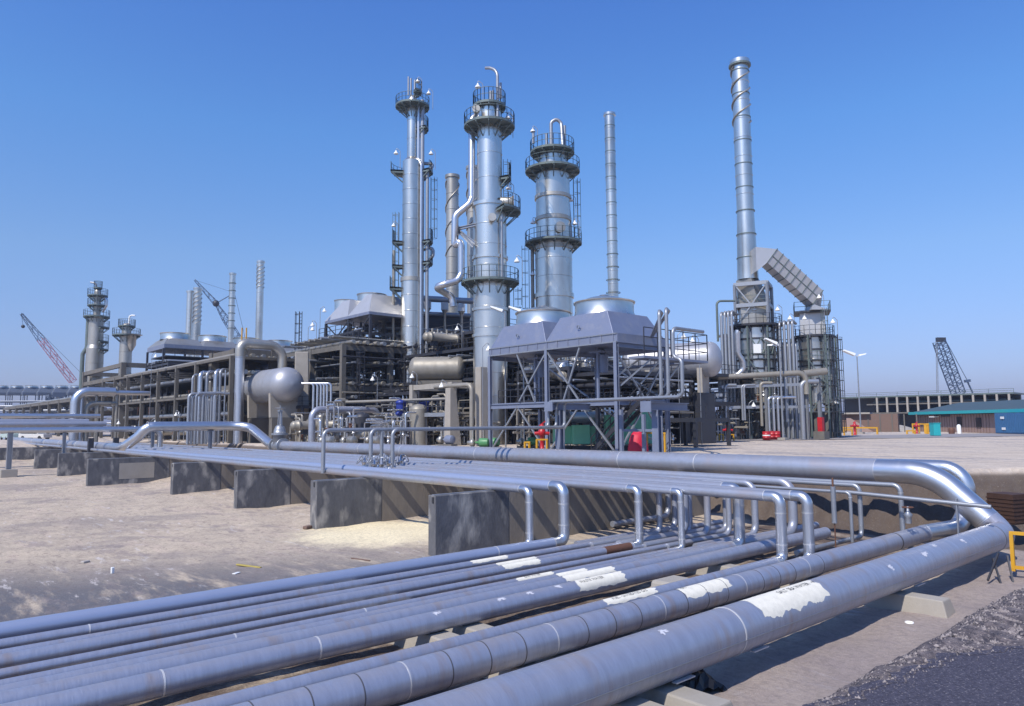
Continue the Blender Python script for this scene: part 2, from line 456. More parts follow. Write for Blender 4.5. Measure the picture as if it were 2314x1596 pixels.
    cl = mix(mul(ramp(noise(22, 4, .7), .60, .70), .35), cl, (.55, .50, .44))
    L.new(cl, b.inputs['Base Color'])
    bp = N.new('ShaderNodeBump'); bp.inputs['Strength'].default_value = .7; bp.inputs['Distance'].default_value = .06
    L.new(fine, bp.inputs['Height']); L.new(bp.outputs['Normal'], b.inputs['Normal'])
    return m
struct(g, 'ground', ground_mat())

# asphalt road the photo is taken from, and its loose verge
M['asphalt'] = mat('worn_asphalt', (.026, .024, .042), 0, .85, (.085, .078, .11), 16, .5, bump=1, bscale=38, c3=(.24, .22, .24), s3=24, t3=(.58, .70))
M['verge'] = mat('broken_verge_gravel', (.20, .165, .16), 0, .9, (.028, .025, .036), 5, .4, bump=1, bscale=24, c3=(.40, .34, .31), s3=18, t3=(.62, .68))
def dense(poly, Z):
    el = [P(px, py, Z=Z) for px, py in poly]
    el = [el[0]+(el[0]-el[1])*5]+el+[el[-1]+Vector((14, 1.0, 0)), el[-1]+Vector((60, 2, 0))]
    return el
def y_at(el, x):
    for a, b in zip(el, el[1:]):
        if a.x <= x <= b.x: return a.y+(b.y-a.y)*(x-a.x)/(b.x-a.x)
    return el[-1].y if x > el[-1].x else el[0].y
e_road = dense([(1640, 1690), (1857, 1596), (1990, 1545), (2150, 1480), (2314, 1462), (2420, 1455)], -3.93)
e_sand = dense([(1500, 1660), (1697, 1588), (1964, 1492), (2150, 1404), (2314, 1345), (2420, 1315)], -4.35)
rd, vg = MB(), MB()
xs_v = [-12+.16*i for i in range(360)]
K = 9
for x in xs_v:
    wv = .06*math.sin(x*5.1)+.05*math.sin(x*11.3+1)+.03*math.sin(x*23)
    y0, y1 = y_at(e_road, x)+wv, y_at(e_sand, x)+wv*1.6
    rd.v += [Vector((x, y0+.12, -3.94)), Vector((x, y0-.6, -3.91)), Vector((x, -9, -3.90))]
    for k in range(K+1):
        u = k/K; y = y0-.1+(y1-y0+.1)*u
        zg = ground(x, y)
        z = (-3.925)*(1-u)+(ground(x, y1)+.012)*u
        z = max(z, zg+.012)+.05*math.sin(math.pi*u)*(hsh(x*3, y*3, 2.3)+.7*R.uniform(-1, 1))
        vg.v.append(Vector((x, y, z)))
n_ = len(xs_v)
for i in range(n_-1):
    for k in range(2): a = i*3+k; rd.face((a+1, a, a+3, a+4), True)
    for k in range(K): a = i*(K+1)+k; vg.face((a, a+K+1, a+K+2, a+1), True)
struct(rd, 'road', M['asphalt']); struct(vg, 'verge', M['verge'])
st = MB()
for i in range(13000):
    x = R.uniform(1, 26) if R.random() < .85 else R.uniform(-3, 40)
    y0, y1 = y_at(e_road, x), y_at(e_sand, x)
    u = R.betavariate(1.6, 1.5)*1.25-.12 if R.random() < .85 else R.uniform(-2, 0)
    y = y0+(y1-y0)*u
    if u < 0: z = -3.925
    elif u < 1: z = max(-3.925*(1-u)+(ground(x, y1)+.012)*u, ground(x, y))
    else: z = ground(x, y)-.03
    r = R.uniform(.01, .04)*(2.0 if R.random() < .05 else 1)*(.5 if u < 0 else 1)
    b0 = len(st.v)
    for q in range(5):
        a = q*1.2566+R.random(); st.v.append(Vector((x+r*math.cos(a), y+r*math.sin(a), z-.01)))
    st.v.append(Vector((x+R.uniform(-.3, .3)*r, y+R.uniform(-.3, .3)*r, z+r*R.uniform(.7, 1.2))))
    for q in range(5): st.face((b0+q, b0+(q+1) % 5, b0+5))
M['stones'] = mat('loose_stones', (.30, .26, .25), 0, .9, (.03, .028, .038), 9, .2)
tag(st.build('gravel', M['stones']), 'loose stones and asphalt crumbs along the road edge', 'gravel', None, 'stuff')
# far service road in front of the furnaces
fr = MB()
A, B = P(1240, 1004, Z=YARD+.03), P(2330, 985, Z=YARD+.03)
A2, B2 = P(1240, 995, Z=YARD+.03), P(2330, 978, Z=YARD+.03)
fr.v += [A, B, B2, A2]; fr.face((0, 1, 2, 3))
M['grey_road'] = mat('dusty_grey_road', (.20, .19, .205), 0, .9, (.30, .27, .25), .25, .7)
struct(fr, 'service_road', M['grey_road'])
mo = MB()
for px, py, w_ in ((1985, 972, 90), (2030, 970, 60)):
    c = P(px, py, d=150); 
    mo.lathe((c.x, c.y, YARD-.2), [(4, 0), (3.2, .5), (1.8, 1.0), (.6, 1.35), (0, 1.4)], 14)
tag(mo.build('sand_heap', M['concrete_pale']), None, None, None, 'structure')

# ================================================================== PIPES OF THE FOREGROUND
NEARX = -14
def patch(parent, y, zc, r, x0, x1, a0, a1, text=None, tsize=.12, ta=70, name='paint_patch', tx=None, m='paint_white'):
    """ragged white paint on the top of a pipe running along X; angles from the camera-side horizontal"""
    mb = MB(); n = max(12, int((x1-x0)/.05)); k = 10
    for i in range(n+1):
        t = i/n
        lo = a0+R.uniform(-2.5, 2.5)+5*math.sin(i*.37+x0)+3*math.sin(i*.9); hi = a1+R.uniform(-3, 3)
        for j in range(k+1):
            a = rad(lo+(hi-lo)*j/k)
            jit = (R.uniform(-.02, .02) if i in (0, n) else 0)+(.10*abs(math.sin(j*.8+x0)) if i == n else (.03*math.sin(j) if i == 0 else 0))
            mb.v.append(Vector((x0+(x1-x0)*t+jit, y-math.cos(a)*(r+.003), zc+math.sin(a)*(r+.003))))
    for i in range(n):
        for j in range(k):
            a = i*(k+1)+j; mb.face((a, a+k+1, a+k+2, a+1), True)
    o = mb.build(name, M[m], parent)
    if text:
        cu = bpy.data.curves.new('lettering', 'FONT'); cu.body = text; cu.size = tsize; cu.resolution_u = 2
        tmp = bpy.data.objects.new('tmp', cu); col.objects.link(tmp)
        bpy.context.view_layer.update()
        me = bpy.data.meshes.new_from_object(tmp.evaluated_get(bpy.context.evaluated_depsgraph_get()))
        bpy.data.objects.remove(tmp)
        base = parent.location
        for v in me.vertices:
            a = rad(ta)+v.co.y/r
            v.co = Vector(((tx or x0+.12)+v.co.x, y-math.cos(a)*(r+.007), zc+math.sin(a)*(r+.007)))-base
        me.name = 'lettering'; me.materials.clear(); me.materials.append(M['black'])
        t = bpy.data.objects.new('lettering', me); col.objects.link(t); t.parent = o
    return o
def band(parent, c, r, axis_, m='ring_dark', tube=.012, h=.03, n=28, name='band'):
    return MB().ring(c, r, tube, axis_, n, h).build(name, M[m], parent)
ROWY = 175
def corner_pipe(label, y, x, r, zr=None, near_m='pipe', row_m='pipe', nearlabel=None, rowend=ROWY, br=None, near_start=NEARX, joints=True, n=20):
    """one pipe: low run along X, riser with two elbows, run along Y on the walls"""
    zn = ZS+r; zr = WT+r if zr is None else zr; br = br or r*3.0
    t = thing('pipeline', label, 'pipe', (x, y, zn), 'grey pipelines turning from the low bank up onto the concrete walls')
    MB().sweep([(near_start, y, zn), (x-br, y, zn)], r, n).build('low_run', M[near_m], t)
    MB().tube([(x-br-.01, y, zn), (x, y, zn), (x, y, zr), (x, y+br+.01, zr)], r*1.02, br, n, 9).build('riser', M['shiny'], t)
    MB().sweep([(x, y+br, zr), (x, rowend, zr)], r, n).build('high_run', M[row_m], t)
    if joints:
        for c, ax in (((x-br, y, zn), (1, 0, 0)), ((x, y, zn+br), (0, 0, 1)), ((x, y, zr-br), (0, 0, 1)), ((x, y+br, zr), (0, 1, 0))):
            band(t, c, r*1.02, ax, 'ring_light', .006, .02)
    return t, zn
def rings_x(t, y, zn, r, xs, m='ring_light', tube=.005, h=.03, name='weld_ring'):
    for x in xs: band(t, (x, y, zn), r, (1, 0, 0), m, tube, h, 28, name)
def px_x(px, py, Y): return P(px, py, Y=Y).x

# farthest low pipes first
t, zn = corner_pipe('slim bright pipe rising just left of the thick riser at the nearest wall', 19.45, 18.1, .145)
t, zn = corner_pipe('blue-grey pipe along the sand edge with a thick shiny riser at the nearest wall', 18.9, 19.3, .2, near_m='pipe_blue', row_m='pipe_blue')
rings_x(t, 18.9, zn, .2, [px_x(1120, 1262, 18.9)])
t2 = thing('pipeline', 'thin dusty pipe directly beside the blue-grey one, one short white patch on it', 'pipe', (8, 18.14, ZS+.12), 'low pipes running along the bank')
MB().sweep([(NEARX, 18.14, ZS+.12), (29, 18.14, ZS+.12)], .12, 16).build('low_run', M['pipe_dusty'], t2)
patch(t2, 18.14, ZS+.12, .12, px_x(1062, 1275, 18.14), px_x(1140, 1262, 18.14), 20, 120)
rings_x(t2, 18.14, ZS+.12, .12, [px_x(201, 1420, 18.14)])
t3 = thing('pipeline', 'thin dusty pipe between the thin patched pipe and the one with a rusty sleeve', 'pipe', (8, 17.3, ZS+.12), 'low pipes running along the bank')
MB().sweep([(NEARX, 17.3, ZS+.12), (27.5, 17.3, ZS+.12)], .12, 16).build('low_run', M['pipe_dusty'], t3)
patch(t3, 17.3, ZS+.12, .12, px_x(1120, 1280, 17.3), px_x(1205, 1268, 17.3), 15, 120)
t, zn = corner_pipe('grey pipe with a rusty brown sleeve just before its riser', 16.75, 20.9, .145, near_m='pipe_dusty')
MB().sweep([(19.0, 16.75, zn), (20.35, 16.75, zn)], .152, 20).build('rusty_sleeve', M['rust'], t)
patch(t, 16.75, zn, .145, px_x(1133, 1291, 16.75), px_x(1212, 1275, 16.75), 15, 120)
t4 = thing('pipeline', 'thinnest grey pipe squeezed beside the pipe with the arrow patch', 'pipe', (8, 16.1, ZS+.1), 'low pipes running along the bank')
MB().sweep([(NEARX, 16.1, ZS+.1), (26, 16.1, ZS+.1)], .1, 16).build('low_run', M['pipe_dusty'], t4)
t, zn = corner_pipe('thin riser pipe whose white patch reads raw water', 15.3, 21.4, .115, near_m='pipe_dusty')
patch(t, 15.3, zn, .115, px_x(1165, 1303, 15.3), px_x(1243, 1286, 15.3), 5, 115, 'RAW WATER', .1, 55, tx=px_x(1183, 1300, 15.3))
rings_x(t, 15.3, zn, .115, [px_x(1195, 1350, 15.3)-5.2, px_x(530, 1440, 15.3)])
t5 = thing('pipeline', 'grey low pipe behind the elbowed pipe, running on under the pipe row', 'pipe', (8, 14.72, ZS+.15), 'low pipes running along the bank')
MB().sweep([(NEARX, 14.72, ZS+.15), (30, 14.72, ZS+.15)], .15, 18).build('low_run', M['pipe_dusty'], t5)
patch(t5, 14.72, ZS+.15, .15, px_x(1256, 1300, 14.72), px_x(1318, 1287, 14.72), 25, 120)
t, zn = corner_pipe('stout pipe with a wide elbow standing behind the row of thin risers', 14.1, 23.1, .19, near_m='pipe_dusty')
patch(t, 14.1, zn, .19, px_x(1270, 1312, 14.1), px_x(1378, 1290, 14.1), 18, 118)
t6 = thing('pipeline', 'thick grey low pipe above the timber-strewn trench, patch lettered waste water', 'pipe', (8, 13.3, ZS+.27), 'low pipes running along the bank')
zn = ZS+.215; xe_ = px_x(1866, 1208, 13.3)
MB().tube([(NEARX, 13.3, zn), (xe_, 13.3, zn)], .215, n=24).build('low_run', M['pipe_dusty'], t6)
MB().lathe((xe_, 13.3, zn), [(.215, 0), (.16, .08), (0, .12)], 20, (1, 0, 0)).build('end_cap', M['pipe_dusty'], t6)
patch(t6, 13.3, zn, .215, px_x(1297, 1335, 13.3), px_x(1398, 1308, 13.3), -5, 112, 'WASTE WATER', .13, 52)
rings_x(t6, 13.3, zn, .215, [px_x(715, 1465, 13.3), px_x(365, 1520, 13.3)])
t, zn = corner_pipe('slim pipe rising nearest the banded pipe, long lettered patch on its low run', 11.75, 21.65, .165, near_m='pipe_dusty')
patch(t, 11.75, zn, .165, px_x(1362, 1370, 11.75), px_x(1472, 1342, 11.75), 20, 118, 'FUEL - UNTREATED GAS', .12, 58, tx=px_x(1380, 1362, 11.75))
t, zn = corner_pipe('slim pipe rising just right of another beside the banded pipe', 11.2, 22.3, .165, near_m='pipe_dusty')
# banded pipe
y, r = 10.45, .3; zn = ZS+r
t = thing('pipeline', 'thick pipe with dark bands along it, between the slim pipes and the largest one', 'pipe', (20, y, zn), 'low pipes running along the bank')
MB().tube([(NEARX, y, zn), (29.6, y, zn)], r, n=32).build('low_run', M['pipe_dusty'], t)
MB().tube([(29.6, y, zn), (32.7, y-.4, zn), (32.7, y-.7, -1.92), (32.7, y+2, -1.92)], r*1.05, .85, 32, 10).build('elbow', M['shiny'], t)
MB().tube([(32.7, y+1.95, -1.92), (32.7, 66, -1.92)], r, n=28).build('high_run', M['pipe'], t)
xs = [px_x(a, b, y) for a, b in ((690, 1585), (795, 1560), (905, 1535), (1000, 1505), (1085, 1478), (1165, 1452), (1240, 1430), (1305, 1408), (1365, 1388), (1425, 1370), (1480, 1352))]
step = (xs[-1]-xs[0])/(len(xs)-1)
k = xs[0]-step*4
i = 0
while k < 21.5:
    band(t, (k, y, zn), r, (1, 0, 0), 'ring_light' if i % 4 == 2 else 'ring_dark', .004, .022, 32); k += step; i += 1
band(t, (px_x(2022, 1245, y), y, zn), r, (1, 0, 0), 'ring_dark', .006, .09, 32)
patch(t, y, zn, r, px_x(1532, 1345, y), px_x(1630, 1318, y), 25, 118, 'OIL', .12, 84)
# largest pipe
y, r, X = 8.11, .45, 30.2; zn = ZS+r
big = thing('pipeline', 'largest pipe, sweeping round the corner past the camera, patch reads salt sea water', 'pipe', (20, y, zn))
MB().tube([(NEARX, y, zn), (28.9, y, zn)], r, n=44).build('low_run', M['pipe_dusty'], big)
zb = -1.97
MB().tube([(28.88, y, zn), (30.3, y+.02, zn), (30.25, y+.5, zn+.5)], r*1.012, .55, 44, 4).build('mitre_bend', M['pipe_dusty'], big)
MB().tube([(30.255, y+.44, zn+.44), (30.2, 10.25, zb), (30.2, 12.2, zb)], r*1.015, 2.3, 44, 14).build('elbow', M['shiny'], big)
MB().sweep([(30.2, 12.18, zb), (30.2, 68.0, zb)], r, n=40).build('high_run', M['pipe'], big)
for py_ in (11.3, 12.2): band(big, (30.2, py_, zb), r, (0, 1, 0), 'ring_light', .006, .03, 40, 'weld_ring')
for py_ in (20.5, 25.2, 37.2, 46, 52): band(big, (30.2, py_, zb), r, (0, 1, 0), 'ring_light', .005, .04, 40, 'weld_ring')
band(big, (px_x(1640, 1440, y), y, zn), r, (1, 0, 0), 'ring_light', .009, .035, 44, 'weld_ring')
band(big, (px_x(2240, 1225, y), y, zn), r, (1, 0, 0), 'ring_dark', .008, .05, 44)
MB().bar((5, y-r-.004, zn-.06), (28.5, y-r-.004, zn-.06), .012, .012).build('seam', M['galv'], big)
patch(big, y, zn, r, px_x(1685, 1352, y), px_x(1830, 1318, y), 22, 108, 'SALT SEA WATER  \u2192', .17, 74, tx=px_x(1752, 1342, y)-.02)
for px, py in ((1530, 1590), (2062, 1385), (1700, 1520)):
    x = px_x(px, py, y)
    MB().box((x-.2, y-.30, zn-r+.06), (.55, .10, .02)).build('saddle_plate', M['ring_light'], big)

for k, (px, py, ln) in enumerate(((2060, 1255, .3), (2098, 1258, .12), (1980, 1290, .12), (2150, 1225, .16), (1480, 1490, .12))):
    xx = px_x(px, py, y); patch(big, y, zn, r, xx, xx+ln, (a_ := R.uniform(38, 70)), a_+14, name='paint_splash', m='scuff')
for k, (px, py, ln) in enumerate(((975, 1418, .10), (1250, 1395, .12), (1120, 1440, .14), (1185, 1380, .12))):
    xx = px_x(px, py, 13.3); patch(t6, 13.3, ZS+.215, .215, xx, xx+ln, (a_ := R.uniform(40, 60)), a_+22, name='paint_splash', m='scuff')
# concrete sleepers under the low pipes
for i, (px, py) in enumerate(((2030, 1352), (1500, 1575), (1050, 1425))):
    x = px_x(px, py, 8.0) if i < 2 else px_x(px, py, 12.3)
    sl_ = MB().hull8([(x-.42, 6.65, LOW-.6), (x+.42, 6.65, LOW-.6), (x+.42, 20.2, LOW-.6), (x-.42, 20.2, LOW-.6)],
                     [(x-.26, 6.85, ZS-.015), (x+.26, 6.85, ZS-.015), (x+.26, 20.1, ZS-.015), (x-.26, 20.1, ZS-.015)])
    solo(sl_, 'concrete_sleeper', M['concrete_pale'], ('pale concrete sleeper jutting out under the largest pipe in the middle of the bank', 'pale concrete sleeper jutting out under the largest pipe at the bottom edge', 'pale concrete sleeper seen in the trench below the thick low pipe')[i], 'concrete block', 'concrete sleepers under the low pipes', bevel=.03)
print('sleepers', [px_x(2030, 1352, 8), px_x(1500, 1575, 8), px_x(1050, 1425, 12.3), px_x(1620, 1290, 12.3)])
solo(MB().hull8([(16.0, 11.9, LOW-.2), (17.2, 11.9, LOW-.2), (17.2, 12.6, LOW-.2), (16.0, 12.6, LOW-.2)], [(16.1, 11.95, -4.2), (17.1, 11.95, -4.2), (17.1, 12.55, -4.2), (16.1, 12.55, -4.2)]),
     'concrete_sleeper', M['concrete_pale'], 'pale rounded concrete block in the trench below the slim risers', 'concrete block', 'concrete sleepers under the low pipes', bevel=.08)

# ================================================================== PIPES ON THE WALLS (no riser in view)
row = [(23.75, .12), (24.3, .16), (24.95, .13), (25.5, .11), (26.05, .13), (28.4, .13), (28.95, .11)]
for i, (x, r) in enumerate(row):
    t = thing('pipeline', '%s plain grey pipe on the walls, counting from the slim risers towards the biggest pipe' % ORD[i], 'pipe', (x, 20, WT+r), 'grey pipes lying side by side on the walls')
    e = (18.0, 17.2, 16.6, 16.0, 15.2, 21, 22)[i]
    zn = ZS+r
    MB().tube([(x-4, e, zn), (x, e, zn), (x, e, WT+r), (x, ROWY, WT+r)], r, r*3.2, 14).build('pipe_run', M['pipe'], t)
# pipe with the wide elbow right of the risers (its low leg goes back left)
def elbow_down(label, x, y, r, zbot, zr=None, back=6, m='pipe', end=66):
    zr = WT+r if zr is None else zr
    t = thing('pipeline', label, 'pipe', (x, y, zr), 'pipes bending down at the corner of the pipe row')
    pts = [(x, end, zr), (x, y, zr), (x, y, zbot)]
    if back: pts.append((x-back, y, zbot))
    MB().tube(pts, r, r*3, 16).build('pipe_run', M[m], t)
    band(t, (x, y, zr-r*3), r, (0, 0, 1), 'ring_light', .005, .02)
    return t
elbow_down('grey pipe bending down just behind the two slim risers by the banded pipe', 27.1, 14.2, .175, ZS+.2, back=7)
elbow_down('slim grey pipe bending down right of the earth ledge with a valve at its foot', 28.75, 10.85, .09, -4.1, -2.38, back=0, m='galv')
elbow_down('thin grey pipe bending down beside the post with a pointed tip', 26.6, 11.75, .06, -4.3, -2.55, back=0, m='galv')
elbow_down('slim grey pipe dropping to the low bank between the earth ledge and the pointed post', 28.2, 12.1, .085, -4.3, -2.42, back=5, m='galv')
for k, (x, y) in enumerate(((25.6, 18.6), (26.4, 16.7), (24.9, 17.4))):
    elbow_down(('short shaded riser deep under the pipe row, farthest back', 'short shaded riser deep under the pipe row near the earth bank', 'short shaded riser deep under the pipe row beside the last wall stripe')[k], x, y, .12, ZS+.1, back=6, m='pipe_dusty', end=30)
# grab rail pipe over the corner
A, B = P(1912, 1112, X=28.0), P(2240, 1146, d=24.2)
t = thing('rail_pipe', 'straight grey pipe end held on a flat post over the largest pipe', 'pipe', B)
MB().sweep([A+(A-B).normalized()*-0+Vector((0, 0, 0)), B], .075, 14).build('pipe_run', M['galv'], t)
c = A+(B-A)*.775
MB().bar(c+Vector((0, -.05, .15)), c+Vector((0, -.05, -2.2)), .10, .04).build('post', M['galv'], t)
# pointed vent post
c = P(1882, 1100, d=25.5)
t = thing('vent_post', 'upright post with a thick grey sleeve and thin rusty tip beside the riser elbows', 'post', c+Vector((0, 0, -2.2)))
MB().sweep([c, c+Vector((0, 0, -1.25))], .085, 14).build('sleeve', M['galv'], t)
MB().sweep([c+Vector((0, 0, -1.2)), c+Vector((0, 0, -2.4))], .025, 8).build('rod', M['rust'], t)
MB().sweep([c+Vector((0, 0, -.02)), c+Vector((0, 0, .22)), c+Vector((0, 0, .32))], [.03, .04, .01], 8).build('tip', M['rust'], t)

# ================================================================== CONCRETE WALLS
walls = [(15.3, 21.1, .8), (15.5, 30.4, 1.1), (15.9, 40.7, .9), (16.0, 52.2, .9), (13.4, 64.2, .9), (14.3, 80.5, .9), (14.6, 95, .9), (6.0, 108, .9)]
desc = ['nearest dark stained concrete wall, behind the two shiny risers', 'second concrete wall, with pale sand spilled at its foot', 'third concrete wall, behind the one with the pale sand', 'fourth concrete wall, smooth and bluish with pipe shadows',
        'long concrete wall with a pale repaired square, sand banked against it', 'concrete wall behind the long one with the repaired square', 'small concrete wall seen last but one at the far left', 'farthest concrete wall crossing the left edge of the picture']
for i, (x0, y0, th) in enumerate(walls):
    xs_w = 18.75+.15*i
    wll = MB().box(((x0+xs_w)/2, y0+th/2, (WT+LOW-.7)/2), (xs_w-x0, th*.55, WT-LOW+.7))
    wl2 = MB().box(((xs_w+32.3)/2, y0+th/2, (WT+LOW-.7)/2), (32.3-xs_w-.02, th*.55-.03, WT-LOW+.7-.004))
    t = thing('concrete_wall', desc[i], 'wall', (x0, y0, LOW), 'low concrete walls carrying the pipe row')
    wo = wll.build('weathered_end', M['concrete'], t, bevel=.03); wl2.build('wall_body', M['concrete_tan'], t, bevel=.02)
    MB().bar((x0+.06, y0+th/2, WT+.012), (32, y0+th/2, WT+.012), .16, .02).build('bearing_plate', M['galv'], t)
    if i < 4: MB().box((x0-.012, y0+th/2-.08, WT-.16), (.03, .1, .2)).build('notch', M['black'], t)
    if i == 4: MB().box((x0+3.5, y0+th/2-th*.275-.006, -3.55), (2.6, .012, 1.25)).build('repair', M['concrete_pale'], t)
# litter
def litter(name, label, px, py, dims, m, rz, cat='litter', dz=.02):
    p = P(px, py, Z=LOW)
    b = MB().box((p.x, p.y, ground(p.x, p.y)+dims[2]/2-.01), dims, rz)
    return solo(b, name, M[m], label, cat, bevel=min(dims)*.3)
litter('timber_strip', 'yellow painted strip of timber lying on the sand left of the pipes', 562, 1281, (1.15, .09, .05), 'faded_yellow', rad(-72), 'timber')
litter('paper_scrap', 'small white upright paper scrap on the grey mud', 254, 1297, (.10, .07, .2), 'white', .3)
litter('paper_scrap', 'flat white scrap near the yellow strip', 534, 1297, (.28, .12, .02), 'white', .6)
litter('carton', 'crumpled yellowish carton on the sand above the grey mud', 193, 1269, (.26, .16, .08), 'debris', .5)
litter('timber_strip', 'thin dark stick lying near the nearest wall', 815, 1262, (.9, .05, .04), 'wood', rad(-75), 'timber')
litter('rubble', 'brownish clod beside the foot of the second wall', 695, 1193, (.4, .25, .15), 'wood', .4)
p = P(1275, 1000, d=10)
# ================================================================== PLANT HELPERS
def zat(c, px, py):
    r = f0+RV*((px-1157)/FPX)+UV*((798-py)/FPX)
    return r.z*math.hypot(c.x, c.y)/math.hypot(r.x, r.y)
REL = -41.7     # picture right in world degrees; +90 points away from the camera
def pol(c, r, a, z): return Vector((c.x+r*math.cos(rad(a+REL)), c.y+r*math.sin(rad(a+REL)), z))
def platform(parent, c, z, rin, rout, a0=0, a1=360, rail=1.1, mat_='steel_green', braces=True, railm=None):
    n = max(8, int((a1-a0)/15))
    mb = MB().lathe((c.x, c.y, z), [(rin, -.12), (rout, -.12), (rout, -.12), (rout, .12), (rout, .12), (rin, .12)], n, (0, 0, 1), a0+REL, a1+REL, False)
    if braces:
        m = max(3, int((a1-a0)/30))
        for i in range(m+1 if a1-a0 < 360 else m):
            a = a0+(a1-a0)*i/m
            mb.bar(pol(c, rin, a, z-.25-(rout-rin)*.8), pol(c, rout*.97, a, z-.12), .10)
            mb.bar(pol(c, rin, a, z-.2), pol(c, rout*.98, a, z-.2), .10, .18)
    o = mb.build('platform', M[mat_], parent)
    if rail:
        pts = [pol(c, rout-.05, a0+(a1-a0)*i/n, z+.1) for i in range(n+1)]
        MB().rail(pts, rail, 1.6, .028).build('railing', M[railm or mat_], o)
    return o
def shell(secs, seam=1.9, ridge=.035):
    """secs: (z0, z1, r0, r1) upward; thin cladding seams are part of the sheet"""
    prof = []
    for z0, z1, ra, rb in secs:
        prof += [(ra, z0), (ra, z0)] if not prof else [(prof[-1][0], prof[-1][1]), (ra, z0), (ra, z0)]
        n = max(1, int((z1-z0)/seam))
        for i in range(1, n):
            h = z0+(z1-z0)*i/n; r = ra+(rb-ra)*i/n
            prof += [(r, h-.05), (r, h-.05), (r+ridge, h-.03), (r+ridge, h-.03), (r+ridge, h+.03), (r+ridge, h+.03), (r, h+.05), (r, h+.05)]
        prof += [(rb, z1), (rb, z1)]
    return prof
def dome_prof(r, z, h): return [(r*math.cos(rad(a)), z+h*math.sin(rad(a))) for a in (0, 15, 30, 45, 60, 75, 90)]
def zband(parent, c, z, r, tube=.10, h=.35, m='clad_dirty', name='stiffener_ring'):
    return MB().ring((c.x, c.y, z), r, tube, (0, 0, 1), 36, h).build(name, M[m], parent)
LAMPGROUP = 'white bell lamps on thin poles around the plant'
def bell_lamp(px, py, c, h, side=1, sz=.28, label=None):
    """shade at picture point; pole goes down h metres"""
    top = P(px, py, d=c) if not isinstance(c, Vector) else Vector((c.x, c.y, zat(c, px, py)))
    base = top+RV*(.55*side)*1.0; base.z = top.z-h
    t = thing('bell_lamp', label or 'white bell lamp on a thin gooseneck pole among the steelwork', 'lamp', base, LAMPGROUP)
    pts = [base, base+Vector((0, 0, h+.25)), top+Vector((0, 0, .75)), top+Vector((0, 0, .2))]
    MB().tube(pts, .035, .35, 6, 4).build('pole', M['galv'], t)
    MB().lathe(top, [(sz, -.12), (sz*1.02, -.08), (sz*.75, .08), (sz*.35, .2), (.08, .34), (.0, .36)], 12).build('lamp_shade', M['white'], t)
    return t
def pipe_thing(label, pts, r, m='galv', br=None, group=None, n=10, name='process_pipe', cat='pipe', caps=True):
    mb = MB().tube(pts, r, br or r*3, n, 6, caps)
    return solo(mb, name, M[m], label, cat, group)

# ================================================================== TOWERS
# T1: slender two-diameter column
d = 92; c = P(928, 957, d=d); c.z = YARD
t = thing('distillation_column', 'tallest slender column with a thin upper neck and flared shoulder, left of the other towers', 'column', c)
z = lambda py: zat(c, 928, py)
s_ = S(d)
zb_, zsh, zn0, ztop = z(633), z(366), z(357), z(219)
prof = shell([(YARD, zb_, 23.5*s_, 23.5*s_), (zb_, zsh, 21.7*s_, 21.7*s_), (zn0, ztop-.8, 12.2*s_, 12.2*s_)])+dome_prof(12.2*s_, ztop-.8, 1.0)
MB().lathe((c.x, c.y, 0), prof, 36).build('shell', M['clad'], t)
zband(t, c, zb_, 23.2*s_, .12, .5)
platform(t, c, z(242), 12.3*s_, 40*s_)
platform(t, c, z(387), 21.8*s_, 50*s_, 20, 190)
platform(t, c, z(388), 21.8*s_, 47*s_, -25, 20)
platform(t, c, z(291), 12.5*s_, 38*s_, -30, 30, 1.3)
platform(t, c, z(208), 5*s_, 22*s_, -60, 60, 1.3)
for k, zz in enumerate((547, 595)): platform(t, c, z(zz), 22*s_, 49*s_, -25, 20, 1.4)
platform(t, c, z(548), 22*s_, 45*s_, 158, 200, 1.6)
platform(t, c, z(602), 22*s_, 45*s_, 160, 200, 1.4)
platform(t, c, z(652), 24*s_, 50*s_, 150, 200, 1.4)
mb = MB()
for dx, y0, y1 in ((-10, 170, 215), (-4, 174, 215), (5, 178, 215)):
    q = pol(c, abs(dx)*s_, 180 if dx < 0 else 0, z(y1)); mb.sweep([q, q+Vector((0, 0, (y1-y0)*s_))], .13, 8)
mb.build('vent_stack', M['galv'], t)
MB().tube([pol(c, 26*s_, -18, z(230)), pol(c, 26*s_, -18, YARD+8)], .27, n=10).build('downcomer', M['galv'], t)
MB().tube([pol(c, 18*s_, -30, z(240)), pol(c, 18*s_, -30, z(362)), pol(c, 27*s_, -30, z(378)), pol(c, 27*s_, -30, YARD+6)], .2, .6, 10).build('downcomer', M['shiny'], t)
MB().tube([pol(c, 22*s_, 10, z(368)), pol(c, 47*s_, 10, z(368)), pol(c, 47*s_, 0, z(378)), pol(c, 37*s_, -10, z(392)), pol(c, 37*s_, -10, YARD+5)], .22, .8, 10).build('downcomer', M['galv'], t)
MB().tube([pol(c, 36*s_, 0, z(560)), pol(c, 50*s_, 0, z(562)), pol(c, 50*s_, 0, z(578)), pol(c, 38*s_, 0, z(592))], .2, .7, 10).build('side_loop', M['galv'], t)
MB().ladder(pol(c, 44*s_, 5, z(545)), pol(c, 44*s_, 5, z(400)), pol(Vector((0, 0, 0)), 1, 0, 0)).build('ladder', M['steel_green'], t)
MB().ladder(pol(c, 30*s_, 180, z(660)), pol(c, 30*s_, 180, z(480)), pol(Vector((0, 0, 0)), 1, 180, 0)).build('ladder', M['steel_green'], t)
MB().ladder(pol(c, 16*s_, 0, z(292)), pol(c, 16*s_, 0, z(246)), pol(Vector((0, 0, 0)), 1, 0, 0)).build('ladder', M['steel_green'], t)
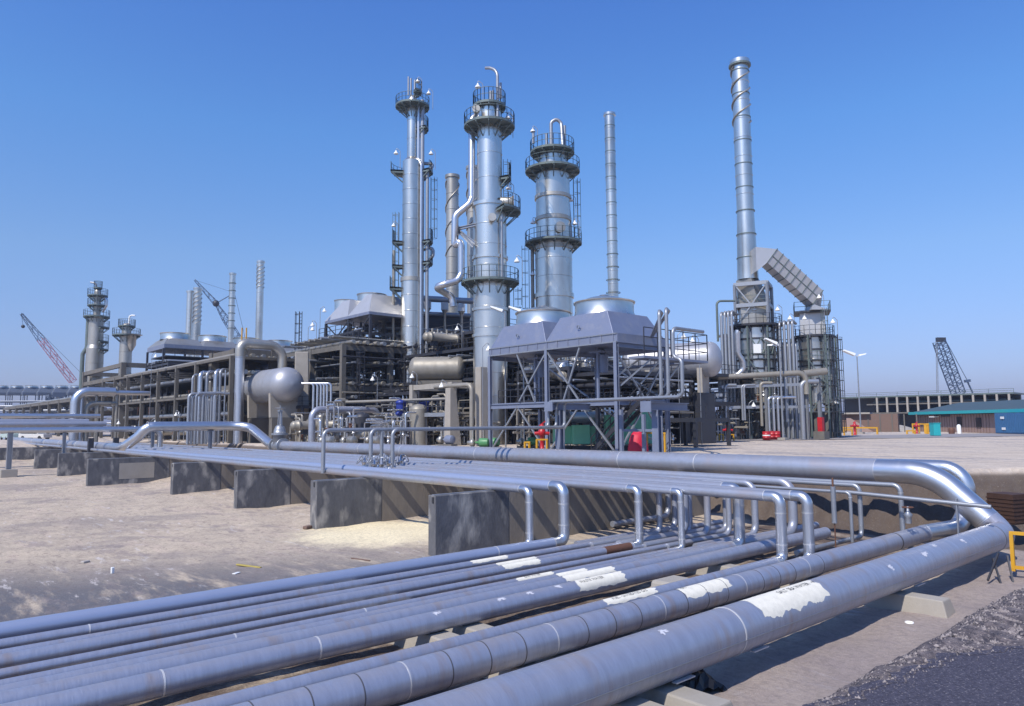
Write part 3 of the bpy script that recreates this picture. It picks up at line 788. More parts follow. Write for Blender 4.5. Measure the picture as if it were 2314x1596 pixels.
MB().tube([pol(c, 41*s_, 182, z(566)), pol(c, 41*s_, 182, z(640)), pol(c, 41*s_, 182, YARD+10)], .17, n=8).build('side_pipe', M['beige_pipe'], t)
for px, py in ((940, 184), (966, 211), (890, 346), (972, 347), (886, 510)):
    bell_lamp(px, py, c+Vector(((px-928)*s_*RV.x, (px-928)*s_*RV.y, 0)), 2.2, 1, .3, 'white bell lamp beside the tallest slender column')

# T2: middle column
d = 74; c = P(1109, 957, d=d); c.z = YARD; s_ = S(d)
c2 = c.copy()
z = lambda py: zat(c, 1109, py)
t = thing('distillation_column', 'stepped middle column with a curved vent pipe at its top', 'column', c)
zst, zhd = z(466), z(250)
prof = shell([(YARD, z(790), 39*s_, 39*s_), (z(790), zst, 38.5*s_, 38.5*s_), (z(462), z(296), 29*s_, 29*s_), (z(294), zhd, 27.2*s_, 27.2*s_)], 2.1)+dome_prof(27.2*s_, zhd, 1.1)
MB().lathe((c.x, c.y, 0), prof, 40).build('shell', M['clad'], t)
zband(t, c, zst, 38.5*s_, .12, .35, 'clad')
for py in (585, 701, 760): zband(t, c, z(py), 38.6*s_, .14, .3, 'clad')
platform(t, c, z(288), 27.5*s_, 60*s_, rail=1.3)
platform(t, c, z(243), 12*s_, 39*s_, 0, 360, 1.4)
platform(t, c, z(480), 38.6*s_, 72*s_, -62, 20, 1.3)
platform(t, c, z(404), 29.2*s_, 50*s_, -25, 25, 1.3)
platform(t, c, z(640), 38.8*s_, 67*s_, rail=1.2)
q = lambda px, py, back=0: Vector((c.x, c.y, zat(c, px, py)))+(RV*((px-1109)*s_)).to_2d().to_3d()+Vector((f0.x, f0.y, 0))*back
MB().tube([q(1129, 285, -1.1), q(1129, 178, -1.1), q(1122, 166, -.8), q(1111, 158, -.4), q(1101, 154, 0)], .16, 1.2, 10).build('vent_pipe', M['galv'], t)
mb = MB()
for px, y0, y1 in ((1136, 188, 222), (1132, 195, 222), (1118, 205, 230), (1112, 206, 236)): mb.sweep([q(px, y1), q(px, y0)], .13, 8)
mb.build('vent_stack', M['galv'], t)
MB().tube([q(1085, 250, 1), q(1067, 262, .6), q(1067, 448, 0), q(1062, 462, -.2), q(1029, 489, -.4), q(1028, 560, -.4), q(1040, 548, -.8), q(1044, 560, -.8), q(1044, 622, -.8), q(1036, 638, -1), q(1005, 648, -1.4), q(986, 652, -1), q(1008, 662, .4), q(1020, 668, .6), q(1024, 690, .6)], .36, .9, 14, 6).build('overhead_line', M['shiny'], t)
mb = MB()
for a, b in (((1031, 517), (1083, 512)), ((1036, 520), (1083, 560)), ((1036, 520), (1072, 562))): mb.ibeam(q(*a), q(*b, -.9), .3, .3, .05)
mb.build('support_bracket', M['galv'], t)
MB().sweep([q(1137, 500, -1.6), q(1137, 640, -1.6)], .12, 8).build('side_pipe', M['galv'], t)
MB().sweep([q(1150, 645, .2), q(1150, 770, .2)], .2, 8).build('side_pipe', M['steel_green'], t)
MB().ladder(q(1141, 470, .3), q(1141, 360, .3), (RV.x, RV.y, 0), .5).build('ladder', M['steel_green'], t)
MB().ladder(q(1163, 700, .3), q(1163, 650, .3), (RV.x, RV.y, 0), .5).build('ladder', M['steel_green'], t)
for px, py in ((1116, 505), (1080, 262)):
    MB().lathe(q(px, py, -2.0 if px > 1100 else -1.5), [(.34, -.3), (.34, .3), (.42, .3), (.42, .42), (0, .42)], 14, (-f0.x, -f0.y, 0)).build('manhole', M['clad_dirty'], t)
mb = MB(); mb.lathe(q(1147, 462, -.8), [(.5, -.6), (.5, .6), (.62, .6), (.62, .8), (0, .8)], 16, (RV.x, RV.y, 0)); mb.build('manhole', M['clad_dirty'], t)
for px, py in ((1082, 196), (1152, 266), (1171, 590), (1153, 425)):
    bell_lamp(px, py, c+Vector(((px-1109)*s_*RV.x, (px-1109)*s_*RV.y, 0)), 2.2, 1, .3, 'white bell lamp beside the stepped middle column')

# T3: stout column
d = 82; c = P(1256, 957, d=d); c.z = YARD; s_ = S(d)
z = lambda py: zat(c, 1254, py)
t = thing('distillation_column', 'stout dark-ringed column right of the stepped one, with an inverted U pipe on top', 'column', c)
prof = shell([(YARD, z(548), 42.5*s_, 42.5*s_), (z(540), z(398), 39.5*s_, 39.5*s_), (z(394), z(356), 31.5*s_, 31.5*s_)], 2.0)+dome_prof(31.5*s_, z(356), 1.2)
MB().lathe((c.x, c.y, 0), prof, 40).build('shell', M['clad'], t)
for py in (448, 498, 563): zband(t, c, z(py), 39.8*s_ if py < 540 else 42.8*s_, .14, .4)
zband(t, c, z(670), 42.8*s_, .14, .5, 'clad')
platform(t, c, z(388), 31.8*s_, 64*s_, rail=1.2)
platform(t, c, z(346), 20*s_, 52*s_, rail=1.3)
platform(t, c, z(551), 39.8*s_, 66*s_, rail=1.2)
q = lambda px, py, back=0: Vector((c.x, c.y, zat(c, px, py)))+(RV*((px-1256)*s_)).to_2d().to_3d()+Vector((f0.x, f0.y, 0))*back
MB().tube([q(1254, 342), q(1254, 276), q(1268, 268), q(1278, 278), q(1280, 352, -1)], .2, .5, 10).build('vent_pipe', M['galv'], t)
mb = MB()
for px, y0, y1 in ((1286, 283, 330), (1212, 292, 325), (1243, 302, 335)): mb.sweep([q(px, y1), q(px, y0)], .16, 8)
mb.build('vent_stack', M['galv'], t)
MB().lathe(q(1268, 524, -1.85), [(.5, -.2), (.5, .25), (.62, .25), (.62, .4), (0, .4)], 18, (-f0.x+.2, -f0.y, 0)).build('manhole', M['clad_dirty'], t)
MB().sweep([q(1290, 400, .4), q(1299, 545, .4)], .15, 8).build('side_pipe', M['galv'], t)
MB().sweep([q(1207, 560, .2), q(1207, 700, .2)], .2, 8).build('side_pipe', M['beige_pipe'], t)
MB().ladder(q(1305, 545, .4), q(1305, 400, .4), (RV.x, RV.y, 0)).build('ladder', M['steel_green'], t)
MB().ladder(q(1199, 705, .2), q(1199, 555, .2), (-RV.x, -RV.y, 0)).build('ladder', M['steel_green'], t)
for px, py in ((1211, 296), (1243, 333), (1298, 452), (1306, 505), (1209, 503), (1207, 620)):
    bell_lamp(px, py, c+Vector(((px-1256)*s_*RV.x, (px-1256)*s_*RV.y, 0)), 1.5, 1, .3, 'white bell lamp beside the stout dark-ringed column')

# ================================================================== STACKS
def stack(label, px, ytop, ybot, w, d, lean=0, wb=None, spiral=None, m='clad', dirty=False, rings=True, flare=0):
    c = P(px, 957, d=d); c.z = YARD; s_ = S(d)
    t = thing('chimney_stack', label, 'chimney', c)
    z1, z0 = zat(c, px, ytop), YARD if ybot is None else zat(c, px, ybot)
    r = w/2*s_; rb = (wb or w)/2*s_
    zf = z0+(z1-z0)*flare
    prof = shell([(z0, zf, rb, r), (zf, z1, r, r)] if flare else [(z0, z1, rb, r)], 2.4, .05)
    prof += [(r, z1), (r*1.18, z1+.05), (r*1.18, z1+.05), (r*1.18, z1+.5), (r*1.18, z1+.5), (r*.9, z1+.5), (r*.9, z1+.5), (r*.9, z1-1.5)]
    MB().lathe((c.x, c.y, 0), prof, 28).build('shell', M[m], t)
    if spiral:
        top, turns, hh, starts = spiral
        zt = z1-.5; zb = z1-hh*s_
        for k in range(starts):
            pts = []
            for i in range(int(turns*18)+1):
                u = i/(turns*18); a = 360*turns*u+k*360/starts+150
                pts.append(pol(c, r*1.1, -a, zt+(zb-zt)*u))
            MB().sweep(pts, r*.09, 5).build('spiral_strake', M['clad_dirty'], t)
    return t, c, s_, r
t, c_, s_, r_ = stack('slim tall stack with no strakes, between the towers and the tallest stack', 1392, 262, None, 24, 132, wb=36, flare=.42)
for k in range(14): zband(t, c_, zat(c_, 1392, 285+k*29), r_*(1 if k < 10 else 1+.08*(k-9)), .05, .12, 'steel_green', 'band')
stack('rusty-topped stack with spiral strakes between the two left towers', 1022, 404, None, 29, 112, spiral=(0, 1.6, 190, 2), m='clad_dirty')
stack('partly hidden stack right behind the stepped middle column', 1070, 384, None, 28, 118, spiral=(0, 1.6, 150, 2), m='clad_dirty')
t, c_, s_, r_ = stack('straight far stack right of the mid-distance crane boom', 516, 621, None, 13.5, 190)
for k in range(7): zband(t, c_, zat(c_, 516, 640+k*17), r_, .14, .2, 'steel_green', 'band')
stack('far stack with spiral top, rising above the grey pipe bend', 580, 594, None, 16, 175, spiral=(0, 2, 60, 3))
stack('left one of a close pair of far stacks', 420, 661, None, 15, 200)
stack('right one of a close pair of far stacks, spirally straked', 437, 654, None, 17, 198, spiral=(0, 2.5, 80, 3))
# tallest stack with its furnaces
dF = 90
t, cS, sS, rS = stack('tallest stack, banded, three spiral strakes round its upper third, standing over the furnaces', 1703, 142, 632, 38.5, dF, wb=48, spiral=(0, 1.75, 150, 2), flare=.3)
zS = lambda px, py: zat(cS, px, py)
platform(t, cS, zS(1688, 147), rS, rS*1.32, rail=.0, braces=False)
for k in range(9):
    zz = zS(1688, 160+k*53)
    zband(t, cS, zz, rS*(1.0 if k < 6 else 1.0+.06*(k-5)), .06, .1, 'steel_green')

# ================================================================== FIN FAN COOLER IN FRONT
XC, ZTOP = 37.5, None
cy = [P(x, 950, X=XC).y for x in (1108, 1237, 1395)]     # far, middle, near leg lines
yN, yM, yF = cy[2], cy[1], cy[0]
XB, XP = 43.0, 46.2                                       # back of the hoods, end of the walkway
za = lambda py, px=1395, X=XC, : P(px, py, X=X).z
zP1, zBot, zSk, zHood = za(905), za(773), za(752), P(1368, 706, X=XC+1).z
t = thing('fin_fan_cooler', 'big grey fan cooler with two hoods on tall blue-grey legs, before the towers', 'cooler', (XC, yN, YARD))
leg_m = M['steel_blue']
for X in (XC, XB, XP):
    for y in (yN, yM, yF):
        if X == XP: continue
        h = zBot if X < XP else zBot-.3
        MB().ibeam((X, y, YARD), (X, y, h), .26, .26, .03).build('leg', leg_m, t)
def brace(a, b, w=.11): MB().bar(a, b, w).build('brace', M['galv'], t)
for ya, yb in ((yN, yM), (yM, yF)):
    m_ = (ya+yb)/2
    brace((XC, ya, zBot-.1), (XC, m_-.2, zP1+.2)) if ya == yM else brace((XC, yb, zBot-.1), (XC, m_+.2, zP1+.2))
    brace((XC, m_, zBot-.1), (XC, m_+(1.6 if ya == yN else -1.9), zP1+.2))
    brace((XC, m_, zP1-.2), (XC, ya+.2, YARD+.1)); brace((XC, m_, zP1-.2), (XC, yb-.2, YARD+.1))
    brace((XB, ya, zP1), (XB, yb, zBot-.2)); brace((XB, ya, YARD+.2), (XB, yb, zP1-.2))
for y in (yN,):
    brace((XC, y, zP1+1.6), (XC+2.7, y, zBot-.9)); brace((XC+3, y, zP1+.1), (XC, y, zBot-.6)); brace((XC+3, y, zP1+.1), (XB, y, zBot-.6)); brace((XC+3, y, zP1-.3), (XC, y, YARD+.1)); brace((XC+3, y, zP1-.3), (XB, y, YARD+.1))
mb = MB()
for y in (yN, yM, yF): mb.ibeam((XC, y, zP1-.15), (XB, y, zP1-.15), .2, .3, .025); mb.ibeam((XC, y, zBot-.16), (XB, y, zBot-.16), .2, .3, .025)
mb.ibeam((XC-.02, yN, zP1-.15), (XC-.02, yF, zP1-.15), .2, .34, .025); mb.ibeam((XB, yN, zP1-.15), (XB, yF, zP1-.15), .2, .34, .025)
mb.build('cross_beam', leg_m, t)
pf = MB().box(((XC+XB)/2, (yN+yF)/2, zP1+.06), (XB-XC-.2, yF-yN, .08)).build('walkway', M['steel_blue'], t)
MB().rail([(XC+.6, yM+.3, zP1+.1), (XC+.6, yF-.3, zP1+.1)], 1.05, 1.6, .03).rail([(XB-.2, yN, zP1+.1), (XB-.2, yF, zP1+.1)], 1.05, 1.4, .03).build('railing', M['steel_dark'], pf)
# upper walkway round the near end
zU = P(1450, 806, Y=yN-1.3).z
up = MB().box(((XC+XP)/2+.6, yN-.75, zU), (XP-XC-1.2, 1.3, .16)).box((XP-.6, (yN+yM)/2, zU), (1.2, yM-yN, .14)).build('walkway', M['steel_blue'], t)
MB().rail([(XC+1.3, yN-1.35, zU+.1), (XP, yN-1.35, zU+.1), (XP, yM, zU+.1)], 1.9, 1.5, .035, mid=3).build('railing', M['steel_dark'], up)
MB().bar((XC+.4, yN, zU-1.9), (XC+2.2, yN-1.2, zU-.1), .1).bar((XB-.4, yN, zU-1.9), (XB+.2, yN-1.2, zU-.1), .1).bar((XC+2.6, yN, zU-1.7), (XC+3.2, yN-1.2, zU-.1), .1).build('brace', M['galv'], t)
# tube bundle and hoods
MB().box(((XC+XB)/2, (yN+yF)/2, (zBot+zSk)/2), (XB-XC, yF-yN+.3, zSk-zBot)).build('tube_bundle', M['hood'], t)
MB().box((XB+.5, (yN+yM)/2, (zBot+zSk)/2-.1), (1.0, yM-yN-1, .8)).build('header_box', M['hood'], t)
zV = P(1238, 762, X=XC+.4).z
for ya, yb in ((yN+.15, yM), (yM, yF-.15)):
    m_ = (ya+yb)/2; L = (yb-ya)/2
    lo = [(XC-.06, ya, zSk), (XB+.06, ya, zSk), (XB+.06, yb, zSk), (XC-.06, yb, zSk)]
    tl = L*.70
    hi = [(XC+.5, m_-tl, zHood), (XB-.6, m_-tl, zHood), (XB-.6, m_+tl, zHood), (XC+.5, m_+tl, zHood)]
    h = MB().hull8(lo, hi).build('fan_hood', M['hood'], t, bevel=.02)
    MB().ring(((XC-.02), m_, (zSk+zHood)/2-.1), .11, .03, (1, 0, 0), 12, .06).build('lifting_eye', M['galv'], h)
    rr = 2.15; cx_ = (XC+XB)/2+.05
    MB().lathe((cx_, m_, zHood), [(rr*1.06, 0), (rr, .3), (rr, .95), (rr, .95), (rr*1.05, .97), (rr*1.05, 1.07), (rr*1.05, 1.07), (rr*.96, 1.09), (rr*.5, 1.42), (rr*.16, 1.55), (rr*.16, 1.63), (0, 1.63)], 36).build('fan_ring', M['clad'], t)
for k in range(13):
    y = yN+.2+(yF-yN-.4)*k/12
    MB().bar((XC-.02, y, zBot+.02), (XC-.02, y, zSk-.02), .05, .06).build('stiffener', M['hood'], t)
MB().bar((XC-.03, yN-.1, zSk-.03), (XC-.03, yF+.1, zSk-.03), .07, .07).bar((XC-.03, yN-.1, zBot+.03), (XC-.03, yF+.1, zBot+.03), .09, .09).build('edge_angle', M['galv'], t)
# fan motors hanging below
for k, y in enumerate(((yN+yM)/2, (yM+yF)/2)):
    MB().lathe((XC+2.4, y, zBot-1.0), [(0, -.75), (.38, -.75), (.38, -.75), (.42, 0), (.42, .5), (.42, .5), (.2, .55), (.15, .95)], 16).box((XC+2.4, y, zBot-.3), (1.6, 1.2, .12)).bar((XC+1.9, y, zBot), (XC+1.9, y, zP1), .16).build('fan_motor', M['steel_blue'], t)
# stairs up to the first walkway
mb = MB()
ys0, ys1 = yN+3.4, yN+.4
X_ = XC+1.6
for o in (-.45, .45): mb.bar((X_+o, ys0, YARD), (X_+o, ys1-1.5, zP1), .09, .3)
for i in range(13):
    u = (i+.5)/13; mb.box((X_, ys0+(ys1-1.5-ys0)*u, YARD+(zP1-YARD)*u), (.86, .26, .04))
so_ = mb.build('stair', M['steel_dark'], t)
mb = MB()
for o in (-.45, .45): mb.rail([(X_+o, ys0, YARD), (X_+o, ys1-1.5, zP1)], 1.05, 1.2, .035)
mb.build('railing', M['steel_dark'], so_)
# drum seen through the legs
# ---------------------------- T shaped supports and the three pipes feeding the cooler
XT = 34.0
for k, px in enumerate((1265, 1485)):
    y = P(px, 950, X=XT+.6).y; zc = P(px, 918, X=XT).z
    tt = thing('pipe_support', ('T shaped steel pipe support beside the three bent pipes', 'T shaped steel pipe support nearest the bare yard')[k], 'support', (XT+.6, y, YARD), 'T supports under the three cooler pipes')
    MB().ibeam((XT+.6, y, YARD), (XT+.6, y, zc-.2), .45, .45, .05).build('column', M['steel_blue'], tt)
    MB().ibeam((XT-.4, y, zc), (XT+3.6, y, zc), .3, .45, .04).build('cross_arm', M['steel_blue'], tt)
    MB().box((XT-.42, y, zc-.02), (.06, .75, .62)).build('end_plate', M['steel_blue'], tt)
zo = P(1250, 966, X=34).z; zh = P(1300, 906, X=XT).z
zr1, zr2 = P(1500, 705, X=XT+1.2).z, P(1545, 815, X=XT+1).z
for k, (px, py, pv) in enumerate(((731, 1063, 1237), (838, 1054, 1250), (887, 1046, 1262))):
    yk = (34.6, 34.1, 33.6)[k]
    xr = P(px, 1000, Y=yk).x
    xk = XT+.25*k
    ye = P((1540, 1508, 1492)[k], 800, X=xk).y
    zt_ = (zr2, zr1, zr1-.02)[k]
    pts = [(xr, yk, WT+.05), (xr, yk, zo), (xk, yk, zo), (xk, yk, zh), (xk, ye, zh), (xk, ye, zt_)]
    if k == 0: pts += [(xk+.0, ye+.55, zt_+.1), (xk, ye+.55, zr1-1.2), (xk+3, ye+.55, zr1-1.2)]
    else: pts += [(xk+1.6, ye+1.0, zt_+.12), (XB-1, yN+.6, zr1-.6)]
    pipe_thing(('bent pipe climbing to the cooler from the front edge of the pipe row', 'middle bent pipe climbing to the cooler from among the small valves', 'bent pipe climbing to the cooler, nearest it of the three')[k], pts, .105, 'galv', .34, 'three bent pipes climbing to the cooler', 12, 'riser_pipe')
# extra short riser and the valve cluster on the row
xr = P(862, 1040, Y=34.1).x
pipe_thing('short upright pipe between two bent risers above the cluster of small valves', [(xr, 34.1, WT+.1), (xr, 34.1, zo)], .1, 'galv', n=12, name='riser_pipe')
for k, (px, py) in enumerate(((824, 1047), (836, 1044), (846, 1052), (856, 1046), (862, 1052), (872, 1045), (880, 1050), (890, 1042), (899, 1047), (906, 1044), (868, 1040))):
    p_ = P(px, py, Z=WT+.42)
    tt = thing('gate_valve', 'small bare metal valve with handwheel in the cluster on the pipe row', 'valve', p_, 'small valves clustered on the pipe row')
    MB().lathe(p_, [(.22, -.35), (.22, -.28), (.13, -.25), (.14, .02), (.2, .06), (.2, .06), (.07, .1), (.04, .4), (0, .4)], 12).build('body', M['shiny'], tt)
    a = R.uniform(0, 3); ax = Vector((math.cos(a)*.7, math.sin(a)*.7, .5))
    wh = MB(); pts = []
    MB().lathe(p_+ax*.4, [(.25, -.03), (.29, 0), (.25, .03), (.22, 0), (.25, -.03)], 14, ax).bar(p_, p_+ax*.42, .06).build('handwheel', M['galv'], tt)

# ================================================================== BIG JOG PIPE WITH VALVE, END OF THE LARGEST ROW PIPE
yV = 67.2
t = thing('gate_valve', 'large upright grey gate valve with handwheel on the biggest row pipe', 'valve', (30.2, yV, -1.97))
MB().lathe((30.2, yV+.6, -1.97), [(.45, -1.25), (.72, -1.25), (.72, -1.05), (.72, -1.05), (.5, -1.05), (.62, -.6), (.62, 0), (.5, .45), (.72, .45), (.72, .45), (.72, .65), (.72, .65), (.45, .65)], 28, (0, 1, 0)).build('body', M['galv'], t)
MB().lathe((30.2, yV+.3, -1.97), [(.62, 0), (.62, 1.0), (.8, 1.02), (.8, 1.02), (.8, 1.2), (.8, 1.2), (.56, 1.2), (.56, 1.5), (.4, 1.85), (.2, 2.0), (0, 2.0)], 24).build('bonnet', M['galv'], t)
MB().bar((30.2, yV-.02, -.1), (30.2, yV+.12, 1.35), .16, .12).bar((30.2, yV+.62, -.1), (30.2, yV+.48, 1.35), .16, .12).box((30.2, yV+.3, 1.38), (.3, .6, .16)).sweep([(30.2, yV+.3, -.1), (30.2, yV+.3, 1.9)], .05, 8).build('yoke', M['galv'], t)
MB().lathe((30.2, yV+.3, 1.62), [(.5, -.03), (.56, 0), (.5, .03), (.46, 0), (.5, -.03)], 22).bar((29.7, yV+.3, 1.62), (30.7, yV+.3, 1.62), .05).bar((30.2, yV-.2, 1.62), (30.2, yV+.8, 1.62), .05).build('handwheel', M['galv'], t)
x0 = P(262, 1010, Y=80).x
jog = [(30.2, yV+1.3, -1.97), (30.2, yV+2.2, -1.9), (30.1, 74.6, -.15), (28.6, 75.6, -.05), (20.6, 75.6, -.05), (x0+1.0, 76.2, -1.0), (x0, 77.6, -2.1), (x0, 82, -2.1)]
t = thing('pipeline', 'thick shiny pipe rising in a raised bridge at the left, ending at the large valve', 'pipe', (25, 75, -1))
MB().tube(jog, .46, 1.9, 32, 12).build('bridge', M['shiny'], t)
MB().sweep([(x0, 81.9, -2.1), (x0, 260, -2.1)], .46, 24).build('far_run', M['pipe'], t)
for c_ in ((28.6, 75.6, -.05), (20.6, 75.6, -.05)): band(t, c_, .46, (1, 0, 0), 'ring_light', .012, .06, 32, 'weld_ring')
band(t, (x0, 81, -2.1), .46, (0, 1, 0), 'ring_light', .012, .06, 32, 'weld_ring')
for k in range(6): band(t, (x0, 96+k*9.5, -2.1), .46, (0, 1, 0), 'ring_light', .02, .22, 24, 'weld_ring')
for k, px in enumerate((475, 505)):
    x = P(px, 1000, Y=75.6).x
    if k == 0: solo(MB().ibeam((x, 75.6, LOW+.5), (x, 75.6, -.5), .3, .3, .04).box((x, 75.6, -.55), (.5, .7, .1)), 'pipe_stand', M['galv'], 'short grey stand under the raised shiny pipe bridge', 'support')
# pipe on the left with its footed post, running along X far left
yL = 80
pl = P(18, 1078, Z=LOW); yL = pl.y
zt_ = P(200, 971, Y=yL).z
xe = P(362, 985, Y=yL).x
pipe_thing('grey pipe carried high on the footed post at the left edge, bending down', [(-30, yL, zt_), (xe, yL, zt_), (xe, yL, WT+.2)], .27, 'shiny', .9, None, 16, 'pipeline')
t = thing('pipe_post', 'grey steel post on a square concrete foot at the left edge', 'post', (pl.x, yL, LOW))
MB().ibeam((pl.x, yL, LOW+.5), (pl.x, yL, zt_-.2), .42, .42, .05).build('post', M['galv'], t)
MB().box((pl.x, yL, LOW+.15), (1.3, 1.3, 1.1)).build('footing', M['concrete_pale'], t, bevel=.04)
for px in (145, 345):
    x = P(px, 1000, Y=yL).x
    solo(MB().ibeam((x, yL+.05, LOW), (x, yL+.05, zt_-.28), .28, .28, .04), 'pipe_post', M['galv'], 'thin grey post under the high pipe %s' % ('near the left edge' if px == 145 else 'close to its downward bend'), 'post')
for i in range(2):
    x = (13.4, 15.2)[i]; yq = (84, 84)[i]
    solo(MB().bar((P((205, 262)[i], 1000, Y=86).x, 86, LOW), (P((205, 262)[i], 1000, Y=86).x, 86, -1.2), .5, .5), 'pier', M['steel_dark'], ('dark pier behind the far row pipe, left one of two', 'dark pier behind the far row pipe, right one of two')[i], 'pier')
# mid-ground pipe loops behind the row
def loop(label, X0_, Y_, px0, px1, pytop, r, m='pipe'):
    xa, xb = P(px0, 960, Y=Y_).x, P(px1, 960, Y=Y_).x
    zt = P((px0+px1)/2, pytop, Y=Y_).z
    return pipe_thing(label, [(xa, Y_, YARD-.3), (xa, Y_, zt), (xb, Y_, zt), (xb, Y_, YARD-.3)], r, m, r*2.6, None, 18, 'pipe_loop')
loop('large square pipe loop standing up behind the biggest row pipe', 35, 70, 705, 855, 926, .36)
loop('wide lower pipe loop behind the large square one', 40, 84, 662, 893, 958, .30, 'beige_pipe')
p_ = P(670, 949, Y=92)
pipe_thing('long horizontal beige pipe behind the large valve', [(P(590, 965, Y=92).x, 92, YARD), (P(590, 965, Y=92).x, 92, p_.z), (P(1000, 960, Y=92).x, 92, p_.z)], .30, 'beige_pipe', .9, None, 14, 'process_pipe')
# tall bend over the drum
yT = 85.5; xa, xb = P(540, 900, Y=yT).x, P(636, 900, Y=yT).x
zt_ = P(590, 779, Y=yT).z
t = thing('pipe_bend', 'tall thick grey pipe rising and bending over in front of the round-ended drum', 'pipe', (xa, yT, YARD))
MB().tube([(xa, yT, YARD), (xa, yT, P(540, 806, Y=yT).z)], .55, n=24).build('upright', M['shiny'], t)
MB().tube([(xa, yT, P(540, 806, Y=yT).z), (xa, yT, zt_), (xb, yT, zt_), (xb, yT, zt_-3.6)], .58, 1.7, 24, 12).build('bend', M['clad_dirty'], t)
for k in range(7):
    a = rad(180-k*14)
    band(t, (xa+1.7+1.7*math.cos(a), yT, zt_-1.7+1.7*math.sin(a)), .58, (math.sin(a), 0, -math.cos(a)), 'clad_dirty', .02, .05, 24, 'seam')

# ================================================================== DRUMS
def drum(label, px, py, rpx, d, length, m, axis_=(0, 1, 0), hd=.55, saddles=True, low=None):
    c = P(px, py, d=d); r = rpx*S(d); ax = Vector(axis_)
    t = thing('drum', label, 'vessel', (c.x, c.y, low or YARD))
    prof = [(r*math.cos(rad(a)), -r*hd*math.sin(rad(a))) for a in (90, 75, 60, 45, 30, 15, 0)]
    n = max(2, int(length/2))
    prof += [(r, 0), (r, length), (r, length)]
    prof += [(r*math.cos(rad(a)), length+r*hd*math.sin(rad(a))) for a in (0, 30, 60, 90)]
    MB().lathe(c, prof, 40, ax).build('shell', M[m], t)
    for i in range(1, n): band(t, c+ax*(length*i/n), r, ax, m, .015, .08, 40, 'seam')
    if saddles:
        for u in (.8, length-2):
            b = c+ax*u
            x = ax.cross(Vector((0, 0, 1))).normalized()
            mb = MB().hull8([b-x*r*.8+Vector((0, 0, -r*1.9))-ax*.25, b+x*r*.8+Vector((0, 0, -r*1.9))-ax*.25, b+x*r*.8+Vector((0, 0, -r*1.9))+ax*.25, b-x*r*.8+Vector((0, 0, -r*1.9))+ax*.25],
                            [b-x*r*.86+Vector((0, 0, -r*.3))-ax*.25, b+x*r*.86+Vector((0, 0, -r*.3))-ax*.25, b+x*r*.86+Vector((0, 0, -r*.3))+ax*.25, b-x*r*.86+Vector((0, 0, -r*.3))+ax*.25])
            mb.build('saddle', M['concrete_pale'], t)
            MB().box((b.x, b.y, (YARD+c.z-r*1.9)/2), (r*1.5, .8, c.z-r*1.9-YARD)).build('pier', M['steel_dark' if 'silver' in label else 'concrete_frame'], t)
    return t, c, r
drum('big grey drum with a hemispherical end, left of the concrete frame', 648, 869, 39, 84, 9, 'vessel_grey', hd=.85)
t, c, r = drum('rusty beige horizontal drum with a rounded end, hung in the central frame', 1037, 833, 27, 82, 4.9, 'beige_pipe', (-.72, .69, 0), saddles=False)
MB().box((c.x-1.4, c.y+1.4, c.z-r-.25), (3, 5, .4), rad(45)).bar((c.x-.3, c.y+.4, YARD), (c.x-.3, c.y+.4, c.z-r-.46), .5, .5).bar((c.x-2.7, c.y+2.7, YARD), (c.x-2.7, c.y+2.7, c.z-r-.46), .5, .5).build('cradle', M['concrete_frame'], t)
drum('large silver drum with a rounded end, left of the furnaces', 1606, 812, 40, 72, 8, 'vessel_grey', (-.35, .94, 0), hd=.62)
drum('mid-size silver drum behind the cooler legs with a dark round end', 1282, 838, 24, 70, 7, 'clad', (.2, .98, 0), hd=.4, saddles=False)
# concrete pier beside the drum
c = P(676, 960, d=88)
pp = [P(658, 950, d=88), P(692, 950, d=88)]
zz0, zz1 = YARD, P(676, 795, d=88).z
solo(MB().hull8([(c.x-1.0, c.y-.6, YARD), (c.x+.6, c.y-1.4, YARD), (c.x+1.6, c.y+.6, YARD), (c.x, c.y+1.4, YARD)], [(c.x-1.0, c.y-.6, zz1), (c.x+.4, c.y-1.3, zz1), (c.x+1.4, c.y+.6, zz1), (c.x, c.y+1.4, zz1)]),
     'pier', M['concrete_pale'], 'tall pale concrete pier right beside the big grey drum', 'pier', bevel=.1)
# ================================================================== FURNACES UNDER THE TALLEST STACK
q = lambda px, py, back=0: P(px, py, d=dF+back)
def furnace(label, q, c, s_, px0, rpx, ytop, ybot, yplat, bandsy, platR):
    t = thing('furnace', label, 'furnace', c)
    cc = q(px0, 957); zz = lambda py: q(px0, py).z
    r = rpx*s_
    MB().lathe((cc.x, cc.y, 0), shell([(zz(ybot), zz(ytop), r, r)], 2.6, .04)+[(r*.3, zz(ytop)+.05)], 40).build('radiant_shell', M['clad'], t)
    for py in bandsy: zband(t, cc, zz(py), r, .12, .22, 'steel_dark')
    for a in range(0, 360, 40): MB().bar(pol(cc, r+.12, a, zz(ybot)-.2), pol(cc, r+.12, a, zz(ytop)), .22, .2).build('post', M['galv'], t)
    for a in range(20, 360, 45):
        MB().bar(pol(cc, r*.9, a, YARD), pol(cc, r*.9, a, zz(ybot)), .4, .4).build('leg', M['concrete_frame'], t)
    return t, cc, zz, r
t, cc, zz, r = furnace('tall furnace with a dark steel frame on top, directly beneath the tallest stack', q, cS, sS, 1714, 42, 742, 912, 736, (767, 803, 835), 1)
zp = zz(736)
platform(t, cc, zp, r*.75, r*1.42, 0, 360, 1.2, 'steel_dark')
